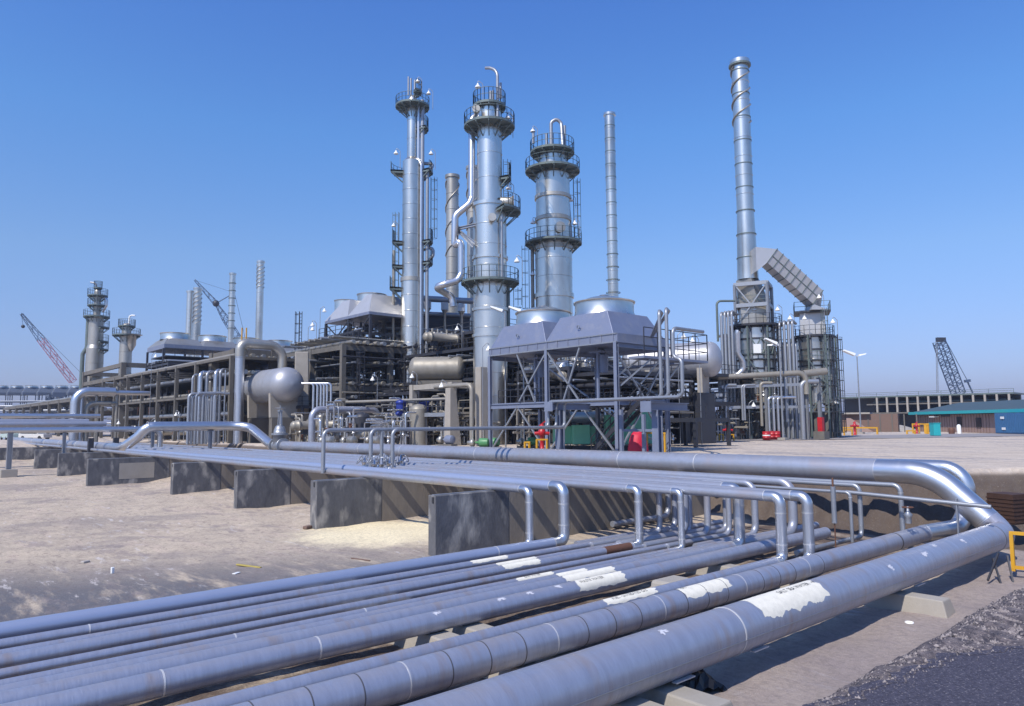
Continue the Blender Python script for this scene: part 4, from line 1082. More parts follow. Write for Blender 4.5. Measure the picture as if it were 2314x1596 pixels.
# convection section and its frame
MB().box((cc.x, cc.y, (zp+zz(684))/2), (r*1.25, r*1.5, zz(684)-zp), AZ-.2).build('convection_box', M['clad_dirty'], t)
MB().hull8([cc+Vector((x, y, zz(684)-cc.z)) for x, y in ((-r*.6, -r*.6), (r*.6, -r*.6), (r*.6, r*.6), (-r*.6, r*.6))],
           [cS+Vector((x, y, zS(1692, 634)-cS.z)) for x, y in ((-rS, -rS), (rS, -rS), (rS, rS), (-rS, rS))]).build('transition_hood', M['clad_dirty'], t)
mb = MB()
zt1, zt2, zt3 = zz(641), zz(690), zp
crn = [pol(cc, r*1.18, a, 0) for a in (198, 288, 18, 108)]
for i, p in enumerate(crn):
    mb.bar((p.x, p.y, zt3), (p.x, p.y, zt1), .32, .32)
    p2 = crn[(i+1) % 4]
    for z_ in (zt1, zt2): mb.bar((p.x, p.y, z_), (p2.x, p2.y, z_), .3, .45)
    mb.bar((p.x, p.y, zt1), ((p.x+p2.x)/2, (p.y+p2.y)/2, zt2), .14); mb.bar((p2.x, p2.y, zt1), ((p.x+p2.x)/2, (p.y+p2.y)/2, zt2), .14)
    mb.bar((p.x, p.y, zt3), ((p.x+p2.x)/2, (p.y+p2.y)/2, zt2), .14)
fo = mb.build('head_frame', M['galv'], t)
MB().rail([Vector((p.x, p.y, zt2+.1)) for p in crn], 1.1, 1.5, .03, True).build('railing', M['steel_green'], fo)
MB().box(P(1711, 788, d=dF-r-.25), (.9, .15, 1.1), AZ-math.pi/2).build('peep_door', M['white'], t)
mb = MB()
for a in (-60, -90, -120):
    mb.bar(pol(cc, r+.2, a, zz(767)), pol(cc, r+.2, a+28, zz(803)), .14)
    mb.bar(pol(cc, r+.2, a+28, zz(767)), pol(cc, r+.2, a, zz(803)), .14)
mb.build('brace', M['steel_green'], t)
def scaffold(t, cc, r, ztop, lab):
    mb = MB(); n = 8
    for k, zq in enumerate((YARD+3.2, YARD+6.4, YARD+9.6)):
        if zq > ztop-1: continue
        pts = [pol(cc, r*1.32, 360*i/n+10, zq) for i in range(n)]
        for a, b in zip(pts, pts[1:]+pts[:1]): mb.bar(a, b, .16)
        MB().lathe((cc.x, cc.y, zq), [(r*1.04, -.05), (r*1.34, -.05), (r*1.34, -.05), (r*1.34, .05), (r*1.34, .05), (r*1.04, .05)], 24).build('catwalk', M['steel_dark'], t)
        mb.rail([p+Vector((0, 0, .05)) for p in pts], 1.1, 1.3, .035, True)
    for i in range(n):
        a = 360*i/n+10
        mb.bar(pol(cc, r*1.32, a, YARD), pol(cc, r*1.32, a, ztop), .18)
        if i % 2: mb.bar(pol(cc, r*1.32, a, YARD+3.2), pol(cc, r*1.32, a+45, YARD+6.4), .10); mb.bar(pol(cc, r*1.32, a+45, YARD+6.4), pol(cc, r*1.32, a, YARD+9.6), .10)
    mb.build('scaffold', M['steel_green'], t)
    for a in (300, 355): MB().ladder(pol(cc, r*1.36, a, YARD+.3), pol(cc, r*1.36, a, ztop), pol(Vector((0, 0, 0)), 1, a, 0), .55, True, .045).build('ladder', M['steel_dark'], t)
t1F = t
scaffold(t, cc, r, zp, 0)
cF2 = P(1848, 957, d=dF+1.5); cF2.z = YARD
q2 = lambda px, py, back=0: P(px, py, d=dF+1.5+back)
t, cc2, zz2, r2 = furnace('second furnace, right of the tallest stack, fed by the sloping ribbed duct', q2, cF2, sS, 1846, 37, 763, 912, 758, (791, 828, 862), 1)
zp2 = zz2(760)
scaffold(t, cc2, r2, zp2, 0)
platform(t, cc2, zp2, r2*.8, r2*1.28, 0, 360, 1.2, 'steel_dark')
MB().box((cc2.x, cc2.y, (zp2+zz2(700))/2), (r2*1.3, r2*1.45, zz2(700)-zp2), AZ-.35).build('convection_box', M['duct'], t)
o = MB().box((cc2.x, cc2.y, zz2(705)), (r2*2.0, r2*2.1, .2), AZ-.35).build('platform', M['steel_dark'], t)
MB().rail([Vector((cc2.x, cc2.y, zz2(704)))+Matrix.Rotation(AZ-.35, 3, 'Z')@Vector((sx*r2, sy*r2*1.03, 0)) for sx, sy in ((-1, -1), (1, -1), (1, 1), (-1, 1))], 1.2, 1.4, .03, True).build('railing', M['steel_green'], o)
MB().ladder(pol(cc2, r2+.35, 280, YARD+4), pol(cc2, r2+.35, 280, zz2(700)), pol(Vector((0, 0, 0)), 1, 280, 0), .5).build('ladder', M['steel_green'], t)
# ribbed duct from stack to second furnace
d0, d1 = q(1722, 592, 0), q2(1841, 686, 0)
t = thing('flue_duct', 'square ribbed flue duct sloping down from the tallest stack to the second furnace', 'duct', d1)
side = Vector((-f0.x, -f0.y, 0)).normalized()
hw, hh = 1.1, 1.05
def dbox(a, b, wf=1):
    tt = (b-a).normalized(); nrm = tt.cross(side).normalized()
    if nrm.z < 0: nrm = -nrm
    return [[p+side*hw*sx*wf+nrm*hh*sy*wf for sx, sy in ((-1, -1), (1, -1), (1, 1), (-1, 1))] for p in (a, b)]
e0, e1 = q(1738, 583, 0)+Vector((0, 0, .0)), d1+Vector((0, 0, .6))
A_, B_ = dbox(e0, e1)
MB().hull8(A_, B_).build('duct_run', M['duct'], t)
s0 = q(1702, 590, 0)
MB().hull8([s0+side*hw*sx+Vector((0, 0, sy*1.5)) for sx, sy in ((-1, -1), (1, -1), (1, 1), (-1, 1))], A_).build('inlet', M['duct'], t)
bx = q2(1843, 703, 0)
MB().hull8([bx+side*1.2+RV*-1.0, bx+side*1.2+RV*1.05, bx-side*1.2+RV*1.05, bx-side*1.2+RV*-1.0], [B_[0], B_[1], B_[2], B_[3]]).build('outlet', M['duct'], t)
for i in range(9):
    p = e0+(e1-e0)*(i/8)
    a, b = dbox(p-(e1-e0).normalized()*.05, p+(e1-e0).normalized()*.05, 1.07)
    MB().hull8(a, b).build('rib', M['steel_green'], t)
a, b = dbox(e0, e1, 1.015)
MB().bar((a[0]+a[1])/2*0+(e0+side*(hw+.02)), e1+side*(hw+.02), .09, .09).build('rib', M['steel_green'], t)
# vertical feed pipes beside both furnaces
G4 = 'upright feed pipes left of the first furnace'
for k, (px, yt) in enumerate(((1638, 703), (1646, 701), (1654, 700), (1662, 699))):
    b = q(px, 957, -4.5); zt = q(px, yt, -4.5).z
    pipe_thing('upright grey feed pipe with a bent top, left of the first furnace', [(b.x, b.y, YARD), (b.x, b.y, zt), tuple(Vector((b.x, b.y, zt))+RV.to_2d().to_3d()*1.6+Vector((f0.x, f0.y, 0))*3)], .17, 'galv', .5, G4, 10, 'feed_pipe')
    b = q(px+4, 957, -4.2); zt = q(px, 754, -4.2).z
    pipe_thing('shorter upright grey feed pipe in front of the first furnace', [(b.x, b.y, YARD), (b.x, b.y, zt), tuple(Vector((b.x, b.y, zt))+Vector((f0.x, f0.y, 0))*2)], .16, 'galv', .5, 'shorter upright pipes left of the first furnace', 10, 'feed_pipe')
b = q(1629, 957, -4); zt = q(1629, 676, -4).z
pipe_thing('lone dark pipe bent over at the top, leftmost beside the first furnace', [(b.x, b.y, q(1629, 770, -4).z), (b.x, b.y, zt), tuple(Vector((b.x, b.y, zt))+RV.to_2d().to_3d()*2.2)], .14, 'steel_green', .5, None, 8, 'feed_pipe')
pts = [q(1668, 748, -5), q(1666, 752, -5), q(1667, 800, -5), q(1678, 815, -5), q(1680, 835, -5), q(1670, 845, -5), q(1660, 850, -5)]
pipe_thing('thick S-bent pipe at the left side of the first furnace', [tuple(p) for p in pts], .33, 'shiny', .9, None, 14, 'feed_pipe')
for k, (px, yt) in enumerate(((1771, 725), (1781, 723), (1791, 722), (1800, 721))):
    b = q2(px, 957, -4.5); zt = q2(px, yt, -4.5).z
    pipe_thing('upright grey feed pipe with a bent top, between the two furnaces', [(b.x, b.y, YARD), (b.x, b.y, zt), tuple(Vector((b.x, b.y, zt))+RV.to_2d().to_3d()*1.6+Vector((f0.x, f0.y, 0))*3)], .17, 'galv', .5, 'upright feed pipes between the furnaces', 10, 'feed_pipe')
    b = q2(px+6, 957, -4.2); zt = q2(px, 773, -4.2).z
    pipe_thing('shorter upright grey feed pipe between the two furnaces', [(b.x, b.y, YARD), (b.x, b.y, zt), tuple(Vector((b.x, b.y, zt))+Vector((f0.x, f0.y, 0))*2)], .16, 'galv', .5, 'shorter upright pipes between the furnaces', 10, 'feed_pipe')
A, B = q(1622, 853, -6), q(1820, 842, -6)
pipe_thing('long pale horizontal pipe across the front of both furnaces', [tuple(A), tuple(B), tuple(B+Vector((0, 0, -2.5)))], .32, 'beige_pipe', .9, None, 14, 'header_pipe')
A, B = q(1815, 845, -5.5), q(1866, 839, -5.0)
pipe_thing('short thick pale pipe stub in front of the second furnace', [tuple(A), tuple(B)], .42, 'beige_pipe', None, None, 14, 'header_pipe')
A, B = q(1640, 875, -5), q(1806, 869, -5)
# steel frame in front of the furnaces
fr_ = thing('pipe_rack', 'grey steel pipe frame standing in front of the two furnaces', 'frame', q(1730, 957, -6))
for px, yt, back in ((1630, 853, -6.2), (1734, 858, -6.2), (1825, 848, -6.2), (1854, 853, -5.2), (1577, 893, -9)):
    p = q(px, 957, back); MB().ibeam((p.x, p.y, YARD), (p.x, p.y, q(px, yt, back).z), .34, .34, .05).build('column', M['galv'], fr_)
for ya, yb, pa, pb, bk in ((875, 869, 1630, 1812, -6), (908, 905, 1576, 1640, -7), (893, 893, 1576, 1632, -7.5), (921, 919, 1630, 1825, -6)):
    a, b = q(pa, ya, bk), q(pb, yb, bk); MB().bar(a, b, .22, .34).build('beam', M['galv'], fr_)
for k, (px, yt, yb, rr, m_) in enumerate(((1641, 870, 956, .17, 'galv'), (1679, 870, 950, .13, 'galv'), (1684, 870, 950, .13, 'galv'), (1722, 865, 963, .17, 'beige_pipe'), (1778, 851, 954, .12, 'galv'))):
    b = q(px, 957, -6.5)
    pipe_thing('%s grey drop pipe from the left in front of the furnaces' % ORD[k], [(b.x, b.y, q(px, yb, -6.5).z), (b.x, b.y, q(px, yt, -6.5).z), tuple(Vector((b.x, b.y, q(px, yt, -6.5).z))+RV.to_2d().to_3d()*1.3)], rr, m_, .4, 'drop pipes in front of the furnaces', 10, 'drop_pipe')
for k, px in enumerate((1738, 1749, 1759)):
    b = q(px, 957, -6.8); zt = q(px, 898, -6.8).z
    pipe_thing('inverted U pipe of three standing behind the red barrels', [(b.x, b.y, YARD), (b.x, b.y, zt), tuple(Vector((b.x, b.y, zt))+RV.to_2d().to_3d()*(2.9-k*.4))], .16, 'shiny', .4, 'three inverted U pipes behind the red barrels', 10, 'drop_pipe')
b = q(1814, 957, -6.6); zt = q(1814, 862, -6.6).z
pipe_thing('thick grey drop pipe right of the lamp post, in front of the second furnace', [(b.x, b.y, YARD), (b.x, b.y, zt), tuple(Vector((b.x, b.y, zt))+RV.to_2d().to_3d()*2)], .27, 'galv', .7, None, 12, 'drop_pipe')
p = q(1855, 957, -6.0)
tt = thing('warning_post', 'bright red sleeve on a grey footing before the second furnace', 'post', p)
MB().bar((p.x, p.y, q(1855, 975, -6).z), (p.x, p.y, q(1855, 943, -6).z), .55, .55).build('sleeve', M['red'], tt)
MB().box((p.x, p.y, (YARD+q(1855, 975, -6).z)/2), (1.3, 1.3, q(1855, 975, -6).z-YARD)).build('footing', M['concrete_frame'], tt)
for k, (px, py) in enumerate(((1655, 725), (1705, 700), (1757, 700), (1785, 720), (1818, 720), (1851, 672), (1882, 728), (1870, 912), (1889, 910))):
    bell_lamp(px, py, 90, (2.4 if k < 6 else 4) if k < 7 else 3.5, 1, .3, 'white bell lamp high on the furnace steelwork' if k < 7 else ('white bell lamp at the foot of the second furnace' if k == 7 else 'white bell lamp on a pole just right of the second furnace'))

# ================================================================== GENERIC STEEL / CONCRETE FRAMES
def frame(label, xs, ys, zs_, m, cw=.4, bw=.3, bh=.45, name='pipe_rack', group=None, base=YARD, cat='frame', skipx=False):
    t = thing(name, label, cat, (xs[0], ys[0], base), group)
    for x in xs:
        for y in ys:
            MB().bar((x, y, base), (x, y, zs_[-1]), cw, cw).build('column', M[m], t)
    for zq in zs_:
        for y in ys: MB().bar((xs[0], y, zq-bh/2), (xs[-1], y, zq-bh/2), bw, bh).build('beam', M[m], t)
        for x in ((xs[0], xs[-1]) if not skipx else (xs[0],)): MB().bar((x, ys[0], zq-bh/2-.002), (x, ys[-1], zq-bh/2-.002), bw*.9, bh*.9).build('beam', M[m], t)
    return t
def rack_pipes(label, xs, y0, y1, z, group, rr=(.10, .30), mats=('galv', 'beige_pipe', 'clad_dirty', 'steel_dark'), along='Y', gap=(.15, .5)):
    x = xs[0]; n = 0
    while x < xs[1]:
        r = R.uniform(*rr); x += r
        a, b = ((x, y0, z+r), (x, y1, z+r)) if along == 'Y' else ((y0, x, z+r), (y1, x, z+r))
        solo(MB().sweep([a, b], r, 10), 'rack_pipe', M[R.choice(mats)], label, 'pipe', group)
        x += r+R.uniform(*gap); n += 1
# left concrete pipe rack
XR = 33.0
ysR = [87.7, 100, 108, 116.4, 124.7, 133, 141.3, 149.6]
frame('long concrete pipe rack with two storeys receding to the left', [XR, XR+9], ysR, [3.9, 8.35], 'concrete_frame', .45, .32, .32)
for zq, k in ((3.9, 'lower'), (8.35, 'upper')):
    rack_pipes('dusty pipe on the %s deck of the long concrete rack' % k, (XR+.6, XR+8.6), 88.5, 150, zq, 'pipes on the %s deck of the concrete rack' % k)
rack_pipes('dusty pipe hung in the middle of the long concrete rack', (XR+.8, XR+8.4), 86, 150, 6.1, 'pipes in the middle of the concrete rack')
rack_pipes('dusty pipe under the long concrete rack', (XR+.8, XR+8.4), 90, 150, 1.2, 'pipes under the concrete rack', (.1, .35))
for k, y in enumerate(ysR[2:]):
    for j in range(3):
        solo(MB().bar((XR-1.6, y-3.2+j*.9, 6.6+j*.35), (XR+7, y-3.2+j*.9, 6.6+j*.35), .3, .16), 'bracket_beam', M['concrete_frame'], 'pale short beam end poking out under the top of the concrete rack', 'beam', 'beam ends under the top of the concrete rack')
# darker back wall of equipment behind the rack
frame('concrete portal standing over the long rack at its far end', [33.6, 43], [139, 168], [8.9, 11.0], 'concrete_frame', .8, .6, .8)
frame('tall concrete frame beside the thick pipe bend', [XR+1.2, XR+6], [89.5, 97], [5, 9.4], 'concrete_frame', 1.0, .7, 1.3)
frame('far dark pipe rack at the left edge, beyond the pipe jog', [33, 41], [164+12*i for i in range(10)], [3.0, 5.8], 'concrete_frame', .6, .5, .6)
for zq in (3.0, 5.8): rack_pipes('far pipe on the rack at the left edge', (33.5, 40.5), 160, 275, zq, 'pipes on the far left rack', (.15, .4))
# bent stand pipes before the rack
def dpt(px, py, X=None, Y=None): return P(px, py, X=X, Y=Y)
for k, (px, yt, yb, rr, hook) in enumerate(((432, 846, 960, .12, 1), (449, 842, 960, .27, 1), (464, 840, 962, .2, 1), (484, 837, 962, .24, 1), (494, 835, 962, .2, 1), (506, 836, 962, .1, 0))):
    Y_ = 88; b = dpt(px, 960, Y=Y_); zt = dpt(px, yt, Y=Y_).z
    pipe_thing('tall bent stand pipe left of the thick pipe bend, group of six', [(b.x, Y_, YARD), (b.x, Y_, zt)]+([(b.x+1.6, Y_+1, zt)] if hook else []), rr, 'shiny' if k % 2 else 'galv', .6, 'tall bent stand pipes before the concrete rack', 10, 'stand_pipe')
for k, (px, yt) in enumerate(((425, 890), (433, 893), (441, 889), (457, 888), (467, 887), (476, 889))):
    Y_ = 86; b = dpt(px, 960, Y=Y_); zt = dpt(px, yt, Y=Y_).z
    pipe_thing('short bent stand pipe before the concrete rack, group of six', [(b.x, Y_, YARD), (b.x, Y_, zt), (b.x+2, Y_, zt)], (.17, .14, .2, .17, .13, .15)[k], 'galv', .5, 'short bent stand pipes before the concrete rack', 10, 'stand_pipe')
for k, (px, yt, rr, hk, lab) in enumerate(((168, 884, .62, 5, 'thick bright pipe standing and bending right at the far left'), (182, 886, .34, 9, 'thin bright pipe standing beside the thick far left bend'), (216, 882, .2, 0, 'straight stand pipe right of the far left bends'), (262, 874, .22, 0, 'tall straight stand pipe before the concrete rack columns'), (195, 912, .34, 3, 'low hooked pipe right of the far left bends'), (219, 911, .24, 2.5, 'low hooked pipe beside the straight stand pipe'))):
    Y_ = 118; b = dpt(px, 960, Y=Y_); zt = dpt(px, yt, Y=Y_).z
    pipe_thing(lab, [(b.x, Y_, YARD-.5), (b.x, Y_, zt)]+([(b.x+hk, Y_, zt)] if hk else []), rr, 'shiny' if k < 2 else 'beige_pipe', rr*2.6, None, 14, 'stand_pipe')
Y_ = 116; z1 = dpt(60, 940, Y=Y_).z
pipe_thing('long bright horizontal pipe at the far left, running to the foot of the thick bend', [(-60, Y_, z1), (dpt(226, 940, Y=Y_).x, Y_, z1)], .3, 'shiny', None, None, 12, 'process_pipe')
for k, (py, rr) in enumerate(((950, .35), (955, .3))):
    Y_ = 100+k*-3; z1 = dpt(80, py+4, Y=Y_).z
    pipe_thing(('far horizontal grey pipe left of the jog, upper of two', 'far horizontal grey pipe left of the jog, lower of two')[k], [(-60, Y_, z1), (dpt(200+k*40, 950, Y=Y_).x, Y_, z1)], rr, 'pipe', None, None, 12, 'process_pipe')

# ================================================================== FAN COOLERS ON THE RACKS
def cooler(label, X0, X1, ys, zb, hs, hh, rr, fh, dark='steel_dark', hm_='hood', legs=None, flat=.55, name='fin_fan_cooler'):
    t = thing(name, label, 'cooler', (X0, ys[0], zb))
    MB().box(((X0+X1)/2, (ys[0]+ys[-1])/2, zb+hs/2), (X1-X0, ys[-1]-ys[0], hs)).build('tube_bundle', M['hood' if dark == 'steel_dark' else dark], t)
    for ya, yb in zip(ys, ys[1:]):
        m_ = (ya+yb)/2; L = (yb-ya)/2; tl = L*flat
        MB().hull8([(X0, ya, zb+hs), (X1, ya, zb+hs), (X1, yb, zb+hs), (X0, yb, zb+hs)],
                   [(X0+(X1-X0)*.2, m_-tl, zb+hs+hh), (X1-(X1-X0)*.2, m_-tl, zb+hs+hh), (X1-(X1-X0)*.2, m_+tl, zb+hs+hh), (X0+(X1-X0)*.2, m_+tl, zb+hs+hh)]).build('fan_hood', M[hm_], t)
        MB().lathe(((X0+X1)/2, m_, zb+hs+hh), [(rr*1.04, -.05), (rr, .2), (rr, fh), (rr, fh), (rr*1.05, fh), (rr*1.05, fh+.15), (rr*1.05, fh+.15), (rr*.95, fh+.15), (rr*.95, fh-.3), (0, fh-.3)], 32).build('fan_ring', M['clad'], t)
    if legs is not None:
        mb = MB()
        for x in (X0+.2, X1-.2):
            for y in ys: MB().bar((x, y, legs), (x, y, zb), .3, .3).build('leg', M[dark], t)
            for ya, yb in zip(ys, ys[1:]): mb.bar((x, ya, legs+.2), (x, yb, zb-.1), .12).bar((x, yb, legs+.2), (x, ya, zb-.1), .12)
        mb.build('bracing', M[dark], t)
    return t
# central left cooler
XBc = 46.0
ysB = [P(x, 900, X=XBc).y for x in (832, 783, 731)]
zBb = P(731, 733, X=XBc).z
tB = cooler('fan cooler with two steep grey hoods above the central concrete frame', XBc, XBc+7.5, ysB, zBb, .35, 2.6, 1.0, 1.0, legs=9.4, flat=.3, hm_='duct')
for o in list(tB.children):
    if o.name.startswith('fan_ring'): bpy.data.objects.remove(o)
for k, (px, pyt, wpx) in enumerate(((782, 680, 51), (840, 666, 64))):
    c = P(px, 700, d=103-k*4)
    zt = P(px, pyt, d=103-k*4).z; rr = wpx/2*S(103-k*4)
    MB().lathe((c.x, c.y, zt-2.1), [(rr*1.2, -.8), (rr, .2), (rr, 2.0), (rr, 2.0), (rr*1.05, 2.0), (rr*1.05, 2.1), (rr*1.05, 2.1), (rr*.95, 2.1), (rr*.95, 1.5), (0, 1.5)], 36).build('fan_ring', M['clad'], tB)
# cooler behind the left rack, its long side along X
t = thing('fin_fan_cooler', 'long low fan cooler with flat silver fan rings behind the concrete rack', 'cooler', (36, 125, 12.4))
YA, YB, zc0 = 124.7, 134, 12.5
xs_ = [36+6.1*i for i in range(6)]
MB().box(((xs_[0]+xs_[-1])/2, (YA+YB)/2, zc0+.35), (xs_[-1]-xs_[0], YB-YA, .7)).build('tube_bundle', M['hood'], t)
for xa_, xb_ in zip(xs_, xs_[1:]):
    m_ = (xa_+xb_)/2
    MB().hull8([(xa_, YA, zc0+.7), (xb_, YA, zc0+.7), (xb_, YB, zc0+.7), (xa_, YB, zc0+.7)], [(xa_+1.0, YA+2.0, zc0+1.9), (xb_-.25, YA+2.0, zc0+1.9), (xb_-.25, YB-2, zc0+1.9), (xa_+1.0, YB-2, zc0+1.9)]).build('fan_hood', M['clad_dirty'], t)
    MB().lathe((m_, (YA+YB)/2, zc0+1.9), [(2.4, -.05), (2.3, .1), (2.3, 1.0), (2.3, 1.0), (2.4, 1.0), (2.4, 1.12), (2.4, 1.12), (2.2, 1.12), (2.2, .6), (0, .6)], 30).build('fan_ring', M['clad'], t)
for x in xs_:
    for y in (YA+.2, YB-.2): MB().bar((x, y, YARD), (x, y, zc0), .3, .3).build('leg', M['steel_dark'], t)
MB().rail([(36, YA-.6, zc0-1.2), (66, YA-.6, zc0-1.2)], 1.2, 1.5, .05).build('railing', M['steel_dark'], t)
MB().box((51, YA+3, zc0-1.3), (30, 8, .15)).build('walkway', M['steel_dark'], t)
st_ = frame('dark steelwork under the long low fan cooler', [36, 42, 48, 54, 60], [122, 128, 134], [8.4, 10], 'steel_dark', .3, .25, .35, 'steelwork')
rack_pipes('dark pipe under the long low fan cooler', (122, 134), 36, 60, 9.0, 'pipes under the long low fan cooler', (.1, .25), ('steel_dark', 'galv'), along='X')
rack_pipes('dark pipe under the long low fan cooler', (122, 134), 36, 60, 10.2, 'pipes under the long low fan cooler', (.1, .25), ('steel_dark', 'galv'), along='X')

# ================================================================== CENTRAL STRUCTURE
XA = 42.0
ysA = [77, 85, 93]
frame('pale concrete frame below the two steep-hooded fans', [XA, XA+6.5, XA+13], ysA, [1.6, 4.6, 9.4], 'concrete_frame', .55, .4, .65)
for zq, n_ in ((1.6, 'lowest'), (4.6, 'middle'), (9.45, 'top')):
    rack_pipes('dusty pipe on the %s level of the central concrete frame' % n_, (XA+.6, XA+12.6), 76, 95, zq, 'pipes on the %s level of the central frame' % n_, (.1, .3))
    rack_pipes('cross pipe on the %s level of the central concrete frame' % n_, (77.5, 92), XA-1, XA+15, zq+.75, 'cross pipes on the %s level of the central frame' % n_, (.08, .22), along='X', gap=(.6, 1.6))
deck = frame('dark walkway frame with railings under the steep-hooded fans', [XBc-2, XBc+4, XBc+10], [ysB[0]-1, (ysB[0]+ysB[2])/2, ysB[2]+2.5], [9.9], 'steel_dark', .25, .3, .3, 'steelwork', None, 4.6)
a = [(XBc-2, ysB[0]-1, 10), (XBc-2, ysB[2]+2.5, 10), (XBc+10, ysB[2]+2.5, 10)]
MB().rail(a, 1.15, 1.3, .04).build('railing', M['steel_dark'], deck)
MB().box((XBc+4, (ysB[0]+ysB[2])/2+.7, 9.95), (12, ysB[2]-ysB[0]+3.5, .1)).build('walkway', M['steel_dark'], deck)
tw = thing('ladder_cage', 'dark caged ladder at the left end of the central walkway', 'ladder', (XBc-2, ysB[2]+2.5, 6))
MB().ladder((XBc-2.2, ysB[2]+2.6, 9.4), (XBc-2.2, ysB[2]+2.6, P(700, 712, X=XBc).z), (-1, 0, 0), .7, True, .045).build('ladder', M['steel_dark'], tw)
tw = thing('ladder_cage', 'tall dark caged ladder in the middle of the central frame', 'ladder', P(815, 985, d=86))
p = P(815, 957, d=86); MB().ladder((p.x, p.y, YARD), (p.x, p.y, P(815, 790, d=86).z), (-.67, -.74, 0), .7, True, .05).build('ladder', M['steel_dark'], tw)
# dark bank with walkway right of the hoods, its boxes and the long header
bk = thing('cooler_bank', 'long dark blue cooler bank with walkway rail, between the hoods and the middle column', 'cooler', P(960, 957, d=98))
A, B = P(862, 712, d=97), P(1062, 733, d=101)
uu = (B-A); uu.z = 0; uu.normalize(); ww = Vector((-uu.y, uu.x, 0))
zq0, zq1 = P(960, 745, d=98).z, P(960, 702, d=98).z
A.z = B.z = 0
MB().hull8([A+Vector((0, 0, zq0)), B+Vector((0, 0, zq0)), B+ww*6+Vector((0, 0, zq0)), A+ww*6+Vector((0, 0, zq0))], [A+Vector((0, 0, zq1)), B+Vector((0, 0, zq1)), B+ww*6+Vector((0, 0, zq1)), A+ww*6+Vector((0, 0, zq1))]).build('casing', M['steel_dark'], bk)
MB().bar(A-ww*.5+Vector((0, 0, zq0+.05)), B-ww*.5+Vector((0, 0, zq0+.05)), 1.0, .22).build('walkway', M['galv'], bk)
MB().rail([A-ww*.9+Vector((0, 0, zq0+.1)), B-ww*.9+Vector((0, 0, zq0+.1))], 1.3, 2.2, .05).build('railing', M['steel_dark'], bk)
MB().sweep([A-ww*.25+Vector((0, 0, zq1-.3)), B-ww*.25+Vector((0, 0, zq1-.3))], .3, 10).build('header_pipe', M['galv'], bk)
for k in range(6):
    p = A+(B-A)*((k+.3)/6)-ww*.1
    MB().bar((p.x, p.y, YARD+4), (p.x, p.y, zq0), .3, .3).build('leg', M['steel_dark'], bk)
zz_ = P(1000, 676, d=99).z
hp = thing('header_pipe', 'long thick grey header pipe above the dark cooler bank', 'pipe', A+Vector((0, 0, zz_)))
a, b = P(931, 667, d=98), P(1072, 687, d=101); a.z = b.z = zz_
MB().tube([a-Vector((0, 0, 2.0)), a, b], .42, 1.1, 16).build('pipe_run', M['galv'], hp)
for k, px in enumerate((933, 966, 1005, 1043)):
    p = P(px, 690, d=98.5); zt = P(px, 681+k*3.5, d=98.5).z
    tt = thing('expansion_box', 'grey metal box on a drop pipe under the long header, %s from the left' % ORD[k], 'box', p, 'grey boxes under the long header pipe')
    MB().box((p.x, p.y, zt-.3), (1.1, .9, 1.0), AZ).build('box', M['galv'], tt)
    MB().lathe((p.x, p.y, zt-1.6), [(.18, -2.2), (.18, .3), (.3, .5), (.45, .8)], 12).build('drop_pipe', M['clad_dirty'], tt)
# big pale base ring left of header: bottom of slender column surround
c = P(868, 700, d=96)
solo(MB().lathe(P(868, 712, d=96), [(.3, YARD-P(868, 712, d=96).z), (.3, -.9), (.9, -.8), (1.5, -.2), (1.5, .2), (.9, .9), (.4, 1.3), (0, 1.35)], 20), 'receiver', M['clad'], 'small round silver receiver between the hood and the slender column base', 'vessel')
# right concrete frame (below beige drum) and columns before the middle tower
frame('pair of weathered concrete columns with beams before the middle column', [44.5, 51], [P(1022, 950, X=44.5).y, P(1022, 950, X=44.5).y+7], [1.2, 4.2], 'concrete_pale', .6, .4, .6)
p = P(1088, 960, d=70); zt = P(1088, 829, d=70).z
solo(MB().bar((p.x, p.y, YARD), (p.x, p.y, zt), .85, .85), 'concrete_column', M['concrete_pale'], 'single tall beige concrete column in front of the stepped middle column', 'column', bevel=.04)
p = P(1023, 960, d=71); zt = P(1023, 877, d=71).z
solo(MB().hull8([(p.x-.7, p.y-.5, YARD), (p.x+.7, p.y-.5, YARD), (p.x+.7, p.y+.5, YARD), (p.x-.7, p.y+.5, YARD)], [(p.x-.6, p.y-.4, zt), (p.x+.1, p.y-.4, zt), (p.x+.1, p.y+.4, zt), (p.x-.6, p.y+.4, zt)]), 'concrete_column', M['concrete_pale'], 'pale concrete pier with a sloped top below the beige drum', 'column', bevel=.04)
# walkway with blue motors
wk = thing('service_platform', 'dark railed platform carrying two deep blue motors', 'platform', P(940, 957, d=74))
A, B = P(862, 940, d=76), P(1018, 940, d=71)
A.z = B.z = P(940, 938, d=73).z
uu = (B-A).normalized(); ww = Vector((-uu.y, uu.x, 0))
MB().bar(A, B, .12, .38).build('edge_beam', M['galv'], wk)
MB().bar(A+ww*1.6, B+ww*1.6, 3.0, .12).build('deck', M['steel_dark'], wk)
MB().rail([A+Vector((0, 0, .2)), B+Vector((0, 0, .2))], 1.25, 1.5, .05).build('railing', M['steel_dark'], wk)
for k in range(4):
    p = A+(B-A)*((k+.2)/3.5)+ww*.2; MB().bar((p.x, p.y, YARD), (p.x, p.y, A.z), .28, .28).build('leg', M['galv'], wk)
a = A+Vector((0, 0, 1.55))+ww*.8; b = B+Vector((0, 0, 1.55))+ww*.8
pipe_thing('cream horizontal pipe running behind the blue motors', [tuple(a-uu*6), tuple(b)], .16, 'beige_pipe', None, None, 10)
